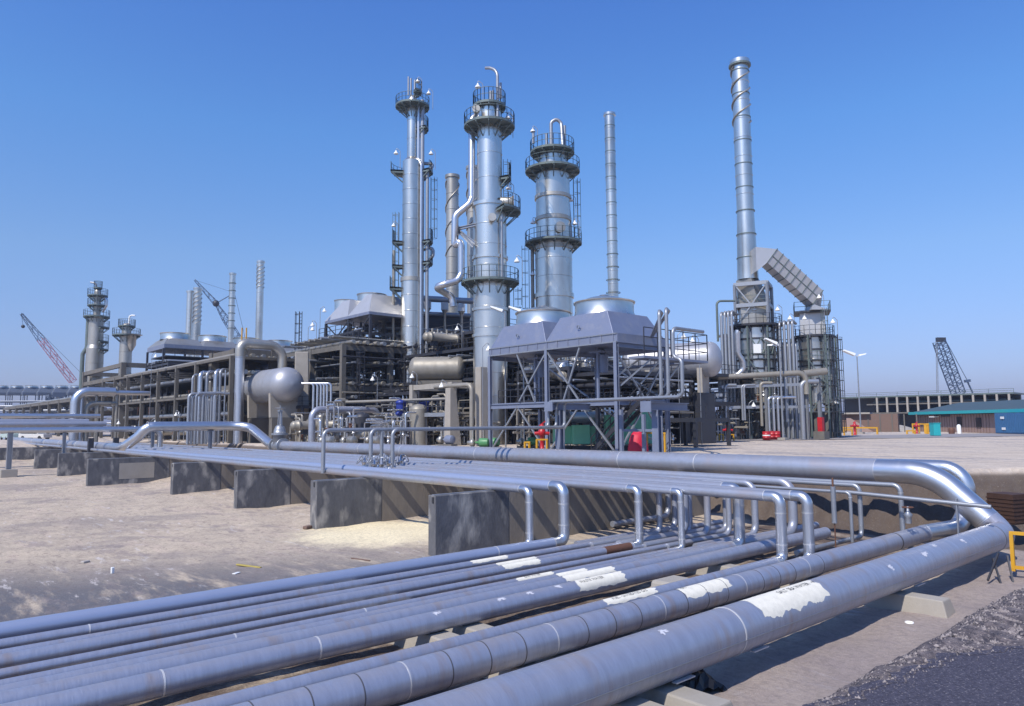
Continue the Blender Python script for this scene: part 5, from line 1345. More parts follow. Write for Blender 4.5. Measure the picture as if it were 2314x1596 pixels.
for k, px in enumerate((891, 944)):
    p = P(px, 921, d=74)+ww*1.0
    tt = thing('motor', ('deep blue upright motor on the dark platform, left one', 'deep blue upright motor on the dark platform, right one')[k], 'motor', p, 'deep blue motors on the dark platform')
    MB().lathe(p, [(.5, -.65), (.5, -.55), (.32, -.5), (.45, -.4), (.5, -.1), (.5, .35), (.5, .35), (.56, .37), (.56, .6), (.4, .75), (0, .78)], 18).build('body', M['blue_motor'], tt)
    MB().sphere(p+Vector((0, 0, -.62))-ww*.3, .36, 14, 8, (1, 1, .7)).build('pump_bowl', M['blue_motor'], tt)
p = P(942, 975, d=74)
solo(MB().box((p.x, p.y, p.z), (1.3, 1.3, 1.5), AZ), 'tank', M['blue_motor'], 'square deep blue tank below the motor platform', 'tank', bevel=.05)
G6 = 'six thin hooked pipes beside the concrete pier'
for k, px in enumerate((707, 716, 724, 731, 738, 747)):
    b = P(px, 957, d=82); zt = P(px, 866, d=82).z
    pipe_thing('thin bright hooked pipe of six right of the concrete pier', [(b.x, b.y, YARD), (b.x, b.y, zt), (b.x-1.0, b.y+.9, zt)], .14, 'shiny', .4, G6, 10, 'stand_pipe')
b = P(1066, 960, d=69); zt = P(1066, 869, d=69).z; l = P(983, 866, d=73)
pipe_thing('cream pipe running right from the beige drum and bending down before the tall column', [(l.x, l.y, zt), (b.x, b.y, zt), (b.x, b.y, YARD)], .22, 'beige_pipe', .6, None, 12)
b = P(823, 960, d=78)
# ================================================================== DENSE EQUIPMENT IN THE PLANT
def shade_decks(t, x0, x1, y0, y1, zs_, m='steel_dark'):  # floor slabs added to keep the frame interiors in shade
    for zq in zs_: MB().box(((x0+x1)/2, (y0+y1)/2, zq+.02), (x1-x0, y1-y0, .06)).build('deck', M[m], t)
def dark_frame(label, xs, ys, zs_, rails=True, deck=True):
    t = frame(label, xs, ys, zs_, 'steel_dark', .28, .22, .32, 'steelwork')
    if deck: shade_decks(t, xs[0], xs[-1], ys[0], ys[-1], zs_)
    if rails:
        mb = MB()
        for zq in zs_: mb.rail([(xs[0]-.05, ys[-1], zq), (xs[0]-.05, ys[0], zq), (xs[-1], ys[0]-.05, zq)], 1.1, 1.6, .035)
        mb.build('railing', M['steel_dark'], t)
    return t
for o_ in [o for o in list(col.objects) if o.name.startswith('pipe_rack') and o.get('label', '').startswith(('long concrete', 'pale concrete frame', 'tall concrete'))]:
    ch = [c for c in o_.children if c.name.startswith('beam')]
    x0, y0 = o_.location.x, o_.location.y
    lab = o_['label']
    if lab.startswith('long'): shade_decks(o_, XR+.5, XR+8.5, 88, 149.4, [3.8, 6.0, 8.25])
    elif lab.startswith('pale'): shade_decks(o_, XA+.5, XA+12.5, 77.3, 92.7, [1.5, 4.5, 9.3])
dark_frame('dark steel platform frame behind the beige drum', [50, 56, 62], [62, 69, 76], [1.8, 5.0, 8.4])
dark_frame('dark steel platform frame right behind the front fan cooler', [50, 56, 61], [42, 49, 56], [1.6, 4.6])
dark_frame('dark steel platform frame left of the beige drum', [57, 62], [80, 88, 96], [3.0, 7.0, 10.5])
dark_frame('low dark platform under the large silver drum', [52, 57], [35.5, 40], [.3])
def exchanger(label, p, L, r, a, m='beige_pipe', group=None):
    ax = Vector((math.cos(a), math.sin(a), 0)); p = Vector(p)
    t = thing('heat_exchanger', label, 'heat exchanger', p, group)
    MB().lathe(p, [(0, -.3), (r*.9, -.28), (r*1.0, 0), (r*1.0, 0), (r*1.2, .02), (r*1.2, .02), (r*1.2, .22), (r*1.2, .22), (r, .24), (r, L-.9), (r, L-.9), (r*1.2, L-.88), (r*1.2, L-.7), (r*1.2, L-.7), (r, L-.68), (r, L-.2), (r*.6, L), (0, L+.05)], 20, ax).build('shell', M[m], t)
    for u in (L*.25, L*.7):
        b = p+ax*u; MB().box((b.x, b.y, b.z-r*1.4), (r*1.2, r*1.2, r*1.0), a).build('saddle', M['steel_dark'], t)
    for u in (L*.3, L*.75):
        b = p+ax*u; MB().sweep([b, b+Vector((0, 0, r*2.0))], r*.28, 8).build('nozzle', M[m], t)
def pump(label, p, a, m='green', group=None, s=1.0):
    ax = Vector((math.cos(a), math.sin(a), 0)); p = Vector(p)
    t = thing('pump', label, 'pump', p, group)
    MB().box(p+ax*.1*s+Vector((0, 0, .15*s)), (2.2*s, .9*s, .3*s), a).build('base', M['concrete_frame'], t)
    MB().lathe(p+Vector((0, 0, .75*s))-ax*.9*s, [(0, 0), (.28*s, .02), (.42*s, .1), (.42*s, .1), (.45*s, .9*s), (.38*s, 1.0*s), (.15*s, 1.05*s), (.1*s, 1.4*s)], 16, ax).build('motor', M[m], t)
    MB().lathe(p+Vector((0, 0, .72*s))+ax*.55*s, [(0, 0), (.3*s, .0), (.42*s, .15*s), (.42*s, .35*s), (.2*s, .5*s), (.2*s, .75*s), (0, .75*s)], 16, ax).sweep([p+Vector((0, 0, .8*s))+ax*.75*s, p+Vector((0, 0, 2.0*s))+ax*.75*s], .12*s, 8).build('casing', M['clad_dirty'], t)
def manifold(label, p, n, sp, h, a, group, m=('galv', 'beige_pipe', 'shiny')):
    ax = Vector((math.cos(a), math.sin(a), 0)); p = Vector(p); no = Vector((-ax.y, ax.x, 0))
    t = thing('pipe_manifold', label, 'pipes', p, group)
    mm = M[R.choice(m)]
    for i in range(n):
        b = p+ax*sp*i; r = R.uniform(.06, .14); hh = h*R.uniform(.55, 1)
        MB().tube([b, b+Vector((0, 0, hh)), b+Vector((0, 0, hh))+no*R.choice((-1.2, 1.4, 2.0))], r, r*3, 8, 4).build('upright_pipe', mm, t)
        if R.random() < .8:
            v = b+Vector((0, 0, hh*R.uniform(.2, .6)))
            MB().lathe(v, [(r*1.1, -.28), (r*1.9, -.27), (r*1.9, -.2), (r*1.3, -.15), (r*1.5, 0), (r*1.3, .15), (r*1.9, .2), (r*1.9, .27), (r*1.1, .28)], 10).sweep([v, v+no*-.5], r*.5, 6).lathe(v-no*.5, [(.16, -.02), (.19, .02), (.14, .02)], 10, no).build('valve', M[R.choice(('steel_dark', 'clad_dirty', 'rust', 'shiny'))], t)
    e = p+ax*sp*(n-1); z_ = p.z+h*.3
    MB().sweep([(p.x-ax.x*.5, p.y-ax.y*.5, z_), (e.x+ax.x*.5, e.y+ax.y*.5, z_)], .1, 8).build('header', mm, t)
AZX = 0.0
def scatter(n, x0, x1, y0, y1, where, zlev=YARD, hmax=5, kmax=1):
    for i in range(n):
        x, y = R.uniform(x0, x1), R.uniform(y0, y1); k = R.random()*kmax; a = R.choice((0, math.pi/2, math.pi))
        if k < .66: manifold('bundle of thin upright pipes and valves %s' % where, (x, y, zlev), R.randint(3, 6), R.uniform(.4, .8), R.uniform(1.8, hmax), a, 'pipe and valve bundles %s' % where)
        elif k < .86: exchanger('dusty horizontal heat exchanger %s' % where, (x, y, zlev+R.uniform(1.0, 2.6)), R.uniform(3.5, 6), R.uniform(.35, .6), a, R.choice(('beige_pipe', 'clad_dirty', 'steel_dark')), 'heat exchangers %s' % where)
        else:
            r = R.uniform(.4, .9); h = R.uniform(2.5, hmax)
            solo(MB().lathe((x, y, zlev), [(r, 0), (r, h*.8)]+[(r*math.cos(rad(b_)), h*.8+r*.6*math.sin(rad(b_))) for b_ in (0, 30, 60, 90)], 18), 'small_vessel', M[R.choice(('clad_dirty', 'steel_dark', 'beige_pipe'))], 'small upright vessel %s' % where, 'vessel', 'small vessels %s' % where)
scatter(30, 36, 52, 58, 77, 'in front of the central frame', YARD, 5)
scatter(16, 40, 56, 78, 94, 'inside the central frame', YARD, 5.5)
scatter(9, 43, 54, 78, 93, 'on the middle level of the central frame', 4.7, 4)
scatter(24, 46, 60, 40, 58, 'behind the front fan cooler', YARD, 4.5)
scatter(8, 50, 60, 43, 56, 'on the platform behind the front fan cooler', 1.7, 3)
scatter(12, 50, 61, 62, 76, 'on the platform behind the beige drum', 5.1, 3)
scatter(8, 50, 61, 62, 76, 'on the upper platform behind the beige drum', 8.5, 2.5)
scatter(20, 34.5, 41.5, 90, 148, 'under the long concrete rack', YARD, 4)
scatter(22, 68, 84, 46, 56, 'at the foot of the furnaces', YARD, 4, .65)
scatter(8, 54, 61, 41, 46, 'below the large silver drum', YARD, 3, .65)
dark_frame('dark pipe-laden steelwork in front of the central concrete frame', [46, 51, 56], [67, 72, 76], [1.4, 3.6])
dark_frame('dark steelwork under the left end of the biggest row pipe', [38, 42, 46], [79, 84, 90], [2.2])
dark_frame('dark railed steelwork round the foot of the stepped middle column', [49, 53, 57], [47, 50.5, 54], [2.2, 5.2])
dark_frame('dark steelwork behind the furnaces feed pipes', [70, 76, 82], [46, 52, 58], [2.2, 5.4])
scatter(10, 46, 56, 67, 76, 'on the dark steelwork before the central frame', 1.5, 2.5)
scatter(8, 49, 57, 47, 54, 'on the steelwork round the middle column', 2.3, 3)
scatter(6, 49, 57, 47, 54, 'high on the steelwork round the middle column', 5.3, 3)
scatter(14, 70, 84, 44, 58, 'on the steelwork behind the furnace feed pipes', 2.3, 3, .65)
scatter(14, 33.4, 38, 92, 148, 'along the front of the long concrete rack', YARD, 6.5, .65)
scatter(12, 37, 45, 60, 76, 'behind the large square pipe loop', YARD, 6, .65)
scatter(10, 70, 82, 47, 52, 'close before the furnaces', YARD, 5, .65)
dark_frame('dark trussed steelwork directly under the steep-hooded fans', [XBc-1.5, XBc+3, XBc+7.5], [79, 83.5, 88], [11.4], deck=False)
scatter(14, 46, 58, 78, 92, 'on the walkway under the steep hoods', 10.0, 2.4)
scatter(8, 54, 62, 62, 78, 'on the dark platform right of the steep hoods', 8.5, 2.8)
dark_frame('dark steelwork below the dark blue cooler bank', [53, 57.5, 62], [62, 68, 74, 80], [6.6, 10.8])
# more dark pipes between the levels
for (x0, x1, y0, y1, zq, lab) in ((50, 61, 60, 78, .2, 'behind the beige drum'), (50, 61, 60, 78, 3.4, 'behind the beige drum'), (50, 61, 60, 78, 6.8, 'behind the beige drum'), (50, 60, 41, 57, .2, 'behind the front fan cooler'), (50, 60, 41, 57, 3.2, 'behind the front fan cooler'), (43, 54, 76, 94, 3.0, 'deep inside the central frame'), (43, 54, 76, 94, 7.2, 'deep inside the central frame')):
    rack_pipes('thin pipe in the dark steelwork %s' % lab, (x0, x1), y0, y1, zq, 'thin pipes in the dark steelwork %s' % lab, (.08, .22), ('steel_dark', 'steel_dark', 'galv', 'clad_dirty'), gap=(.4, 1.2))
    rack_pipes('thin crosswise pipe in the dark steelwork %s' % lab, (y0, y1), x0-1.5, x1, zq+.6, 'thin crosswise pipes in the dark steelwork %s' % lab, (.07, .18), ('steel_dark', 'galv', 'beige_pipe'), along='X', gap=(.8, 2.4))
# dark blocks added deep behind to stand in for the plant's inner shade
for (x0, x1, y0, y1, h, lab) in ((63, 69, 58, 100, 9.5, 'long added dark backing block deep behind the central frame'), (62, 67, 44, 57, 4.5, 'added dark backing block behind the front fan cooler'), (44.5, 52, 92, 190, 9.5, 'long added dark backing block behind the concrete rack'), (92, 98, 44, 60, 3.0, 'added dark low backing block behind the furnaces')):
    t = thing('dark_backing', lab, 'building', (x0, y0, YARD))
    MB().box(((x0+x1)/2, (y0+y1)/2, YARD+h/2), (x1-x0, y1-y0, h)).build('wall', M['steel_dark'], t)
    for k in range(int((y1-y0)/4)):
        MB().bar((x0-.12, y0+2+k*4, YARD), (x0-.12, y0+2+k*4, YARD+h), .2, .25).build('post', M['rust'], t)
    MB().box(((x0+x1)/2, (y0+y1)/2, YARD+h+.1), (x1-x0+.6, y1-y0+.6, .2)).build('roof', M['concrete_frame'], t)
# green pumps and mint cabinets, red cover, hydrants, yellow rails near the cooler
for k, (px, py) in enumerate(((1085, 1003), (1110, 1003), (1195, 1003))):
    p = P(px, 985, d=58+k); pump(('green pump motor left of the front cooler leg', 'second green pump motor left of the front cooler leg', 'small green pump motor behind the front cooler legs')[k], (p.x, p.y, YARD), rad(130), 'green', 'green pump motors near the cooler', .8)
for k, px in enumerate((740, 790, 845, 1010)):
    p = P(px, 990, d=66); pump('dusty pump in the yard behind the biggest row pipe', (p.x, p.y, YARD), rad(100), R.choice(('clad_dirty', 'steel_blue')), 'dusty pumps behind the biggest row pipe', .9)
for k, (px, w_, h_, d_) in enumerate(((1275, 2.2, 2.0, 58), (1312, 1.7, 2.1, 57), (1330, 1.2, 2.0, 57.5), (1395, 2.4, 3.0, 57), (1428, 2.8, 2.6, 56), (1448, 2.0, 3.3, 57))):
    p = P(px, 985, d=d_)
    t = thing('machine_cabinet', '%s mint green machine cabinet from the left under the front cooler' % ORD[k], 'cabinet', (p.x, p.y, YARD), 'mint green cabinets under the cooler')
    w_ *= .8; h_ *= .85
    MB().box((p.x, p.y, YARD+h_/2+.3), (w_, 1.4, h_-.3), AZ-math.pi/2).build('casing', M['mint'], t, bevel=.05)
    MB().box((p.x, p.y, YARD+.15), (w_*.9, 1.2, .3), AZ-math.pi/2).build('plinth', M['steel_dark'], t)
p = P(1442, 1000, d=47)
t = thing('covered_machine', 'bright red tarpaulin thrown over a machine under the cooler', 'machine', (p.x, p.y, YARD))
cv = MB(); prof = []
for j in range(7):
    for i in range(16):
        a = 2*math.pi*i/16; u = j/6
        rr_ = (1.0-.55*u**2)*(1+.10*math.sin(a*5+1)*(1-u))
        cv.v.append(Vector((p.x+.75*rr_*math.cos(a), p.y+.6*rr_*math.sin(a), YARD+.1+1.5*(u if u < .8 else .8+(u-.8)*.5)+.06*math.sin(a*3)*u)))
for j in range(6):
    for i in range(16): a = j*16+i; b2 = j*16+(i+1) % 16; cv.face((a, b2, b2+16, a+16), True)
cv.face([6*16+i for i in range(16)])
cv.build('tarpaulin', M['red_cloth'], t)
MB().box((p.x, p.y, YARD+.06), (1.2, .9, .12), AZ).build('base', M['steel_dark'], t)
p2 = P(1452, 1000, d=45.5)
t = thing('trestle', 'dark blue steel trestle in front of the red tarpaulin', 'stand', (p2.x, p2.y, YARD))
for o in (-1.3, .1, 1.1): MB().bar(Vector((p2.x, p2.y, YARD))+RV*o, Vector((p2.x, p2.y, YARD+(2.6 if o > -1 else 2.9)))+RV*o, .2).build('post', M['steel_blue'], t)
MB().bar(Vector((p2.x, p2.y, YARD+1.6))+RV*-1.3, Vector((p2.x, p2.y, YARD+1.6))+RV*1.1, .16).build('rail', M['steel_blue'], t)
def hydrant(label, px, pyb, d, h=1.3, s=1.0):
    p = P(px, pyb, d=d); p.z = YARD
    t = thing('hydrant', label, 'hydrant', p, 'red fire hydrants around the yard')
    MB().lathe(p, [(.16*s, 0), (.16*s, .06), (.1*s, .08), (.1*s, h*.62), (.17*s, h*.64), (.17*s, h*.8), (.1*s, h*.84), (.1*s, h), (0, h+.03)], 12).build('body', M['red'], t)
    for sg in (-1, 1):
        q_ = p+Vector((0, 0, h*.72)); MB().sweep([q_, q_+RV*sg*.34*s+Vector((0, 0, -.06))], .08*s, 8).build('outlet', M['red'], t)
    MB().bar(p+Vector((0, 0, h*.95))-RV*.2, p+Vector((0, 0, h*1.12))+RV*.25, .07).build('handle', M['red'], t)
def barrier(label, pts, h, m='yellow', w=.11, posts=True, name='barrier'):
    t = thing(name, label, 'barrier', pts[0])
    P_ = [Vector(p) for p in pts]
    up = Vector((0, 0, h))
    for a, b in zip(P_, P_[1:]): MB().bar(a+up, b+up, w, w, None, w/2).build('rail', M[m], t)
    for a in P_: MB().bar(a, a+up, w).build('post', M[m], t)
    return t
def gp(px, py=None, d=None):
    p = P(px, 985, d=d); p.z = YARD; return p
hydrant('red fire hydrant framed by yellow bars behind the T support', 1225, 1010, 50, 2.0, 1.5)
barrier('low yellow bar stand around the hydrant behind the T support', [gp(1213, d=49), gp(1236, d=49)], 1.0)
barrier('small yellow bar stand left of the hydrant behind the T support', [gp(1186, d=50), gp(1196, d=50)], .8)
barrier('yellow bar stand beside the red tarpaulin', [gp(1462, d=52), gp(1482, d=50), gp(1502, d=50)], 1.35)
hydrant('red fire hydrant with yellow bars left of the furnaces', 1645, 990, 80, 1.7, 1.6)
barrier('low yellow bar stand left of the furnaces', [gp(1615, d=80), gp(1625, d=79), gp(1634, d=79)], .75)
barrier('short yellow bar right of the hydrant by the furnaces', [gp(1650, d=80), gp(1658, d=79.5)], .7)
hydrant('red fire hydrant behind the long yellow barrier', 1932, 980, 108, 1.9, 1.8)
barrier('long yellow barrier right of the second furnace', [gp(1885, d=118), gp(1935, d=115), gp(1983, d=112)], 1.0, w=.22)
barrier('short low yellow bar stand before the long yellow barrier', [gp(1908, d=106), gp(1926, d=105)], .8, w=.18)
barrier('short yellow barrier left of the teal cabinet', [gp(2050, d=112), gp(2068, d=112)], .5, w=.2)
barrier('taller yellow frame beside the teal cabinet', [gp(2064, d=118), gp(2078, d=117), gp(2091, d=116)], 1.5, w=.2)
barrier('single squat yellow bollard pair beside the teal cabinet', [gp(2094, d=112), gp(2098, d=112)], 1.5, w=.25, name='bollard')
hydrant('red fire hydrant inside the taller yellow frame', 2072, 980, 116, 1.7, 1.5)
# yellow gate at the right edge by the largest pipe
ga, gb = P(2288, 1250, d=22.8), P(2345, 1235, d=22.4)
t = thing('barrier', 'yellow square frame barrier at the right edge beside the largest pipe', 'barrier', (ga.x, ga.y, LOW))
za_, zb_ = P(2288, 1205, d=22.8).z, P(2288, 1290, d=22.8).z
ga.z = gb.z = 0
for zq in (za_, zb_+.12): MB().bar(ga+Vector((0, 0, zq)), gb+Vector((0, 0, zq)), .10, .10, None, .05).build('rail', M['yellow'], t)
for g_ in (ga, gb): MB().bar(g_+Vector((0, 0, za_)), g_+Vector((0, 0, zb_)), .10).build('post', M['yellow'], t)
MB().bar(ga+Vector((0, 0, zb_)), ga+Vector((0, 0, -4.45)), .08).build('leg', M['steel_dark'], t)
MB().sweep([ga+Vector((.4, -.3, (za_+zb_)/2)), gb+Vector((.4, -.3, (za_+zb_)/2+.1))], .16, 12).build('drum_end', M['galv'], t)
for k, (pa, pb, ya, yb) in enumerate(((2244, 2262, 1262, 1320), (2256, 2232, 1250, 1312), (2276, 2290, 1256, 1318))):
    a, b = P(pa, ya, d=22.5), P(pb, yb, d=22.0)
    solo(MB().bar(a, b, .05), 'strut', M['steel_dark'], '%s thin dark strut under the corner of the largest pipe' % ORD[k], 'strut', 'thin struts under the corner of the largest pipe')
# brown corrugated box behind the corner
c = P(2280, 1148, d=29)
t = thing('steel_bin', 'brown corrugated steel bin standing behind the elbow of the largest pipe', 'bin', c)
a_ = rad(-20)
MB().box((c.x, c.y, c.z), (1.0, 1.05, 1.15), a_).build('body', M['brown_metal'], t)
mrot = Matrix.Rotation(a_, 3, 'Z')
mb = MB()
for k in range(7): mb.box((c.x, c.y, c.z-.5+k*.15), (1.05, 1.1, .05), a_)
mb.build('ribbing', M['brown_metal'], t)

# ================================================================== BARRELS, CABINET, LAMP POSTS
for k, (px, dd) in enumerate(((1732, 81), (1745, 83), (1755, 83))):
    p = gp(px, d=dd)
    t = thing('barrel', ('red barrel with a white stripe before the furnaces', 'plain red barrel, middle one of three before the furnaces', 'plain red barrel, right one of three before the furnaces')[k], 'barrel', p, 'red barrels before the furnaces')
    rb_, hb_ = .42, 1.0
    MB().lathe(p, [(rb_*.96, .03), (rb_, .0), (rb_, hb_*.33), (rb_*1.04, hb_*.345), (rb_, hb_*.36), (rb_, hb_*.66), (rb_*1.04, hb_*.675), (rb_, hb_*.69), (rb_, hb_), (rb_, hb_), (rb_*.94, hb_), (rb_*.94, hb_-.03), (0, hb_-.03)], 20).build('body', M['red'], t)
    if k == 0: MB().lathe(p, [(rb_*1.01, hb_*.5), (rb_*1.01, hb_*.62)], 20).build('stripe', M['white'], t)
p = gp(2114, d=97)
t = thing('cabinet', 'upright teal cabinet alone on the bare yard at the right', 'cabinet', p)
MB().box((p.x, p.y, YARD+.85), (1.05, .9, 1.6), AZ).build('casing', M['teal'], t, bevel=.05)
MB().box((p.x, p.y, YARD+1.7), (1.15, 1.0, .10), AZ).build('lid', M['teal'], t)
p = gp(2151, d=112); solo(MB().lathe(p, [(.4, 0), (.45, .3), (.45, .6), (.4, .9), (0, .9)], 14), 'barrel', M['rust'], 'small brown barrel right of the teal cabinet', 'barrel')
p = gp(2168, d=112); solo(MB().lathe(p, [(.3, 0), (.3, 1.2), (.15, 1.4), (0, 1.42)], 10), 'marker_post', M['white'], 'short white marker post right of the brown barrel', 'post')
def flood(mb, c, dirv, s=1.0):
    dirv = Vector(dirv).normalized(); x = dirv.cross(Vector((0, 0, 1))).normalized(); n_ = x.cross(dirv)
    a = c; b = c+dirv*1.3*s
    mb.hull8([a-x*.28*s-n_*.12*s, a+x*.28*s-n_*.12*s, a+x*.2*s+n_*.18*s, a-x*.2*s+n_*.18*s], [b-x*.35*s-n_*.06*s, b+x*.35*s-n_*.06*s, b+x*.3*s+n_*.08*s, b-x*.3*s+n_*.08*s])
def lamp_post(label, px, ytop, ybase, d, heads, r=.12, base=True):
    p = gp(px, d=d); zt = P(px, ytop, d=d).z
    t = thing('lamp_post', label, 'lamp post', p)
    MB().sweep([p, p+Vector((0, 0, (zt-YARD)*.5)), Vector((p.x, p.y, zt))], [r, r*.85, r*.6], 12).build('pole', M['galv'], t)
    if base: MB().box((p.x, p.y, YARD+.12), (.9, .9, .3)).build('footing', M['concrete_pale'], t)
    for dv, s in heads:
        mb = MB(); v = Vector(dv); st_ = Vector((p.x, p.y, zt))
        mb.bar(st_+Vector((0, 0, -.1)), st_+v.normalized()*.35*s, .08)
        flood(mb, st_+v.normalized()*.3*s, v, s); mb.build('lamp_head', M['white'], t)
l_ = -RV
lamp_post('tall grey lamp post with two floodlight heads standing before the furnaces', 1769.6, 778, 996, 82, ((l_+Vector((0, 0, .45)), 1.1), (l_*.4+Vector((f0.x, f0.y, .1)), 1.0)))
lamp_post('slender lamp post alone right of the furnaces, two white heads against the sky', 1946, 803, 980, 118, ((l_+Vector((0, 0, .4)), 1.5), (RV*.7+l_*.2+Vector((0, 0, .12)), .9)), .13)
for k, (px, py) in enumerate(((1141, 706), (1182, 706))):
    p = P(px, py, d=60)
    t = thing('floodlight', ('white floodlight on a bent arm left above the front fan cooler', 'white floodlight between the middle column and the front cooler hood')[k], 'floodlight', (p.x, p.y, YARD))
    MB().tube([(p.x, p.y, YARD), (p.x, p.y, p.z), tuple(p+l_*.35+Vector((0, 0, .1)))], .06, .2, 8).build('pole', M['galv'], t)
    mb = MB(); flood(mb, p+l_*.2+Vector((0, 0, .1)), l_+Vector((0, 0, .35)), .8); mb.build('lamp_head', M['white'], t)
for k, (px, py, dd, h, where) in enumerate(((706, 735, 95, 4, 'left of the steep hoods'), (706, 745, 96, 3, 'left of the steep hoods'), (804, 748, 92, 3, 'under the steep hoods'), (733, 703, 97, 3, 'left of the steep hoods'), (851, 672, 96, 2.5, 'beside the steep-hooded fan ring'), (1033, 744, 84, 6, 'above the beige drum'), (998, 873, 72, 4, 'right of the beige drum'), (842, 858, 84, 4, 'left of the beige drum'), (1104, 790, 68, 4, 'before the middle column'), (931, 852, 80, 2, 'at the left end of the beige drum'), (478, 862, 95, 3, 'on the concrete rack'), (350, 957, 92, 3, 'under the concrete rack'), (268, 957, 105, 3, 'under the concrete rack'), (398, 938, 100, 3, 'under the concrete rack'), (352, 806, 105, 3, 'above the concrete rack'), (1362, 915, 66, 4, 'under the front cooler'), (1545, 763, 64, 3, 'behind the front cooler walkway'), (1565, 772, 66, 3, 'behind the front cooler walkway'), (1648, 924, 84, 3, 'at the foot of the furnaces'), (1703, 917, 84, 4, 'at the foot of the furnaces'), (1746, 922, 85, 4, 'at the foot of the furnaces'), (1753, 921, 86, 4, 'at the foot of the furnaces'), (680, 838, 88, 2, 'beside the big grey drum'))):
    bell_lamp(px, py, dd, P(px, py, d=dd).z-YARD, R.choice((-1, 1)), .27, 'white bell lamp %s' % where)

# ================================================================== RIGHT: SHED, CONTAINER, CONCRETE STAND, CRANES
def oriented(A, B):
    A = Vector((A.x, A.y, 0)); B = Vector((B.x, B.y, 0)); u = (B-A).normalized(); return A, B, u, Vector((-u.y, u.x, 0))
A, B, u, wv = oriented(P(2074, 975, Z=YARD), P(2330, 981, Z=YARD))
B2 = A+u*46
if wv.dot(RV) < 0: wv = -wv
sd = P(2074, 975, Z=YARD).dot(f0)
zE = P(2070, 933, d=sd).z; zR = zE+1.75
t = thing('shed', 'long low shed with dark green roof and teal eave at the right edge', 'building', A+Vector((0, 0, YARD)))
def bx(a, b, dep, z0, z1, off=0): 
    o = wv*off
    return MB().hull8([a+o+Vector((0, 0, z0)), b+o+Vector((0, 0, z0)), b+o+wv*dep+Vector((0, 0, z0)), a+o+wv*dep+Vector((0, 0, z0))], [a+o+Vector((0, 0, z1)), b+o+Vector((0, 0, z1)), b+o+wv*dep+Vector((0, 0, z1)), a+o+wv*dep+Vector((0, 0, z1))])
bx(A, B2, 12, YARD, zE-.5).build('wall', M['timber'], t)
bx(A+u*.05, B2, 12, zE-.5, zE-.02, -.03).build('fascia', M['steel_dark'], t)
MB().hull8([A-u*1-wv*1+Vector((0, 0, zE)), B2-wv*1+Vector((0, 0, zE)), B2+wv*13+Vector((0, 0, zE)), A-u*1+wv*13+Vector((0, 0, zE))], [A+u*4+wv*5.8+Vector((0, 0, zR)), B2+wv*5.8+Vector((0, 0, zR)), B2+wv*6.2+Vector((0, 0, zR)), A+u*4+wv*6.2+Vector((0, 0, zR))]).build('roof', M['roof_green'], t)
MB().bar(A-u*1-wv*1.06+Vector((0, 0, zE-.12)), B2-wv*1.06+Vector((0, 0, zE-.12)), .1, .5).build('eave', M['teal'], t)
for s_, w_, z0, z1, m_, nm in ((14.2, 1.4, .9, 2.6, 'glass', 'window'), (6.5, 1.8, 2.6, 2.8, 'white', 'awning'), (3.0, 2.4, .2, 1.5, 'steel_blue', 'door'), (9, 3, 2.7, 3.1, 'steel_dark', 'sign_board'), (20, 1.4, .9, 2.4, 'glass', 'window')):
    bx(A+u*s_, A+u*(s_+w_), .12 if nm != 'awning' else .9, YARD+z0, YARD+z1, -.13 if nm != 'awning' else -.95).build(nm, M[m_], t)
for k in range(30): 
    s_ = .6+k*.85
    if s_ < 24: bx(A+u*s_, A+u*(s_+.06), .05, YARD, zE-.5, -.05).build('batten', M['wood'], t)
Bx0 = 30
for s_ in range(90):
    q_ = A+u*s_*.5+Vector((0, 0, YARD)); q_ = q_-wv*2.8
    pxx = 1157+FPX*q_.dot(RV)/q_.dot(f0)
    if pxx > 2246: Bx0 = s_*.5; break
t = thing('container', 'bright blue corrugated container against the shed at the right edge', 'container', A+u*Bx0+Vector((0, 0, YARD)))
bx(A+u*Bx0, A+u*(Bx0+16), 2.4, YARD+.1, YARD+3.1, -2.8).build('body', M['blue_wall'], t)
for k in range(40): bx(A+u*(Bx0+.2+k*.4), A+u*(Bx0+.36+k*.4), .08, YARD+.25, YARD+2.95, -2.87).build('rib', M['blue_wall'], t)
for s_, z0 in ((1.6, 2.2), (1.8, .6)): bx(A+u*(Bx0+s_), A+u*(Bx0+s_+.9), .03, YARD+z0, YARD+z0+.35, -2.92).build('panel', M['white'], t)
# two storey concrete stand behind
A, B, u, wv = oriented(P(1886, 960, d=185), P(2296, 960, d=158))
L_ = (B-A).length
if wv.dot(Vector((f0.x, f0.y, 0))) < 0: wv = -wv
dA = 185
zt_, zm_, zl_ = P(1886, 898, d=185).z, P(1886, 915, d=185).z, P(1886, 934, d=185).z
t = thing('concrete_stand', 'long open two storey concrete rack with a dark flat roof, behind the shed', 'structure', A+Vector((0, 0, YARD)))
bx(A, B, 12, zt_-.35, zt_).build('roof', M['steel_green'], t)
for z_ in (zm_, zl_): bx(A+u*8, B, 12, z_-.3, z_).build('floor', M['concrete_frame'], t)
bx(A, B, .6, YARD, zt_-.4, 7).build('back_wall', M['steel_dark'], t)
for k in range(17):
    a = A+u*(L_*(k+.5)/17.0)
    if k > 3: bx(a, a+u*.4, .5, zl_-2 if k in (8, 10) else zl_, zt_-.36, -.05).build('column', M['concrete_pale'], t)
MB().rail([tuple(A+u*1+Vector((0, 0, zt_))), tuple(B+Vector((0, 0, zt_)))], .8, 5, .05).build('railing', M['steel_green'], t)
rack_x = 0
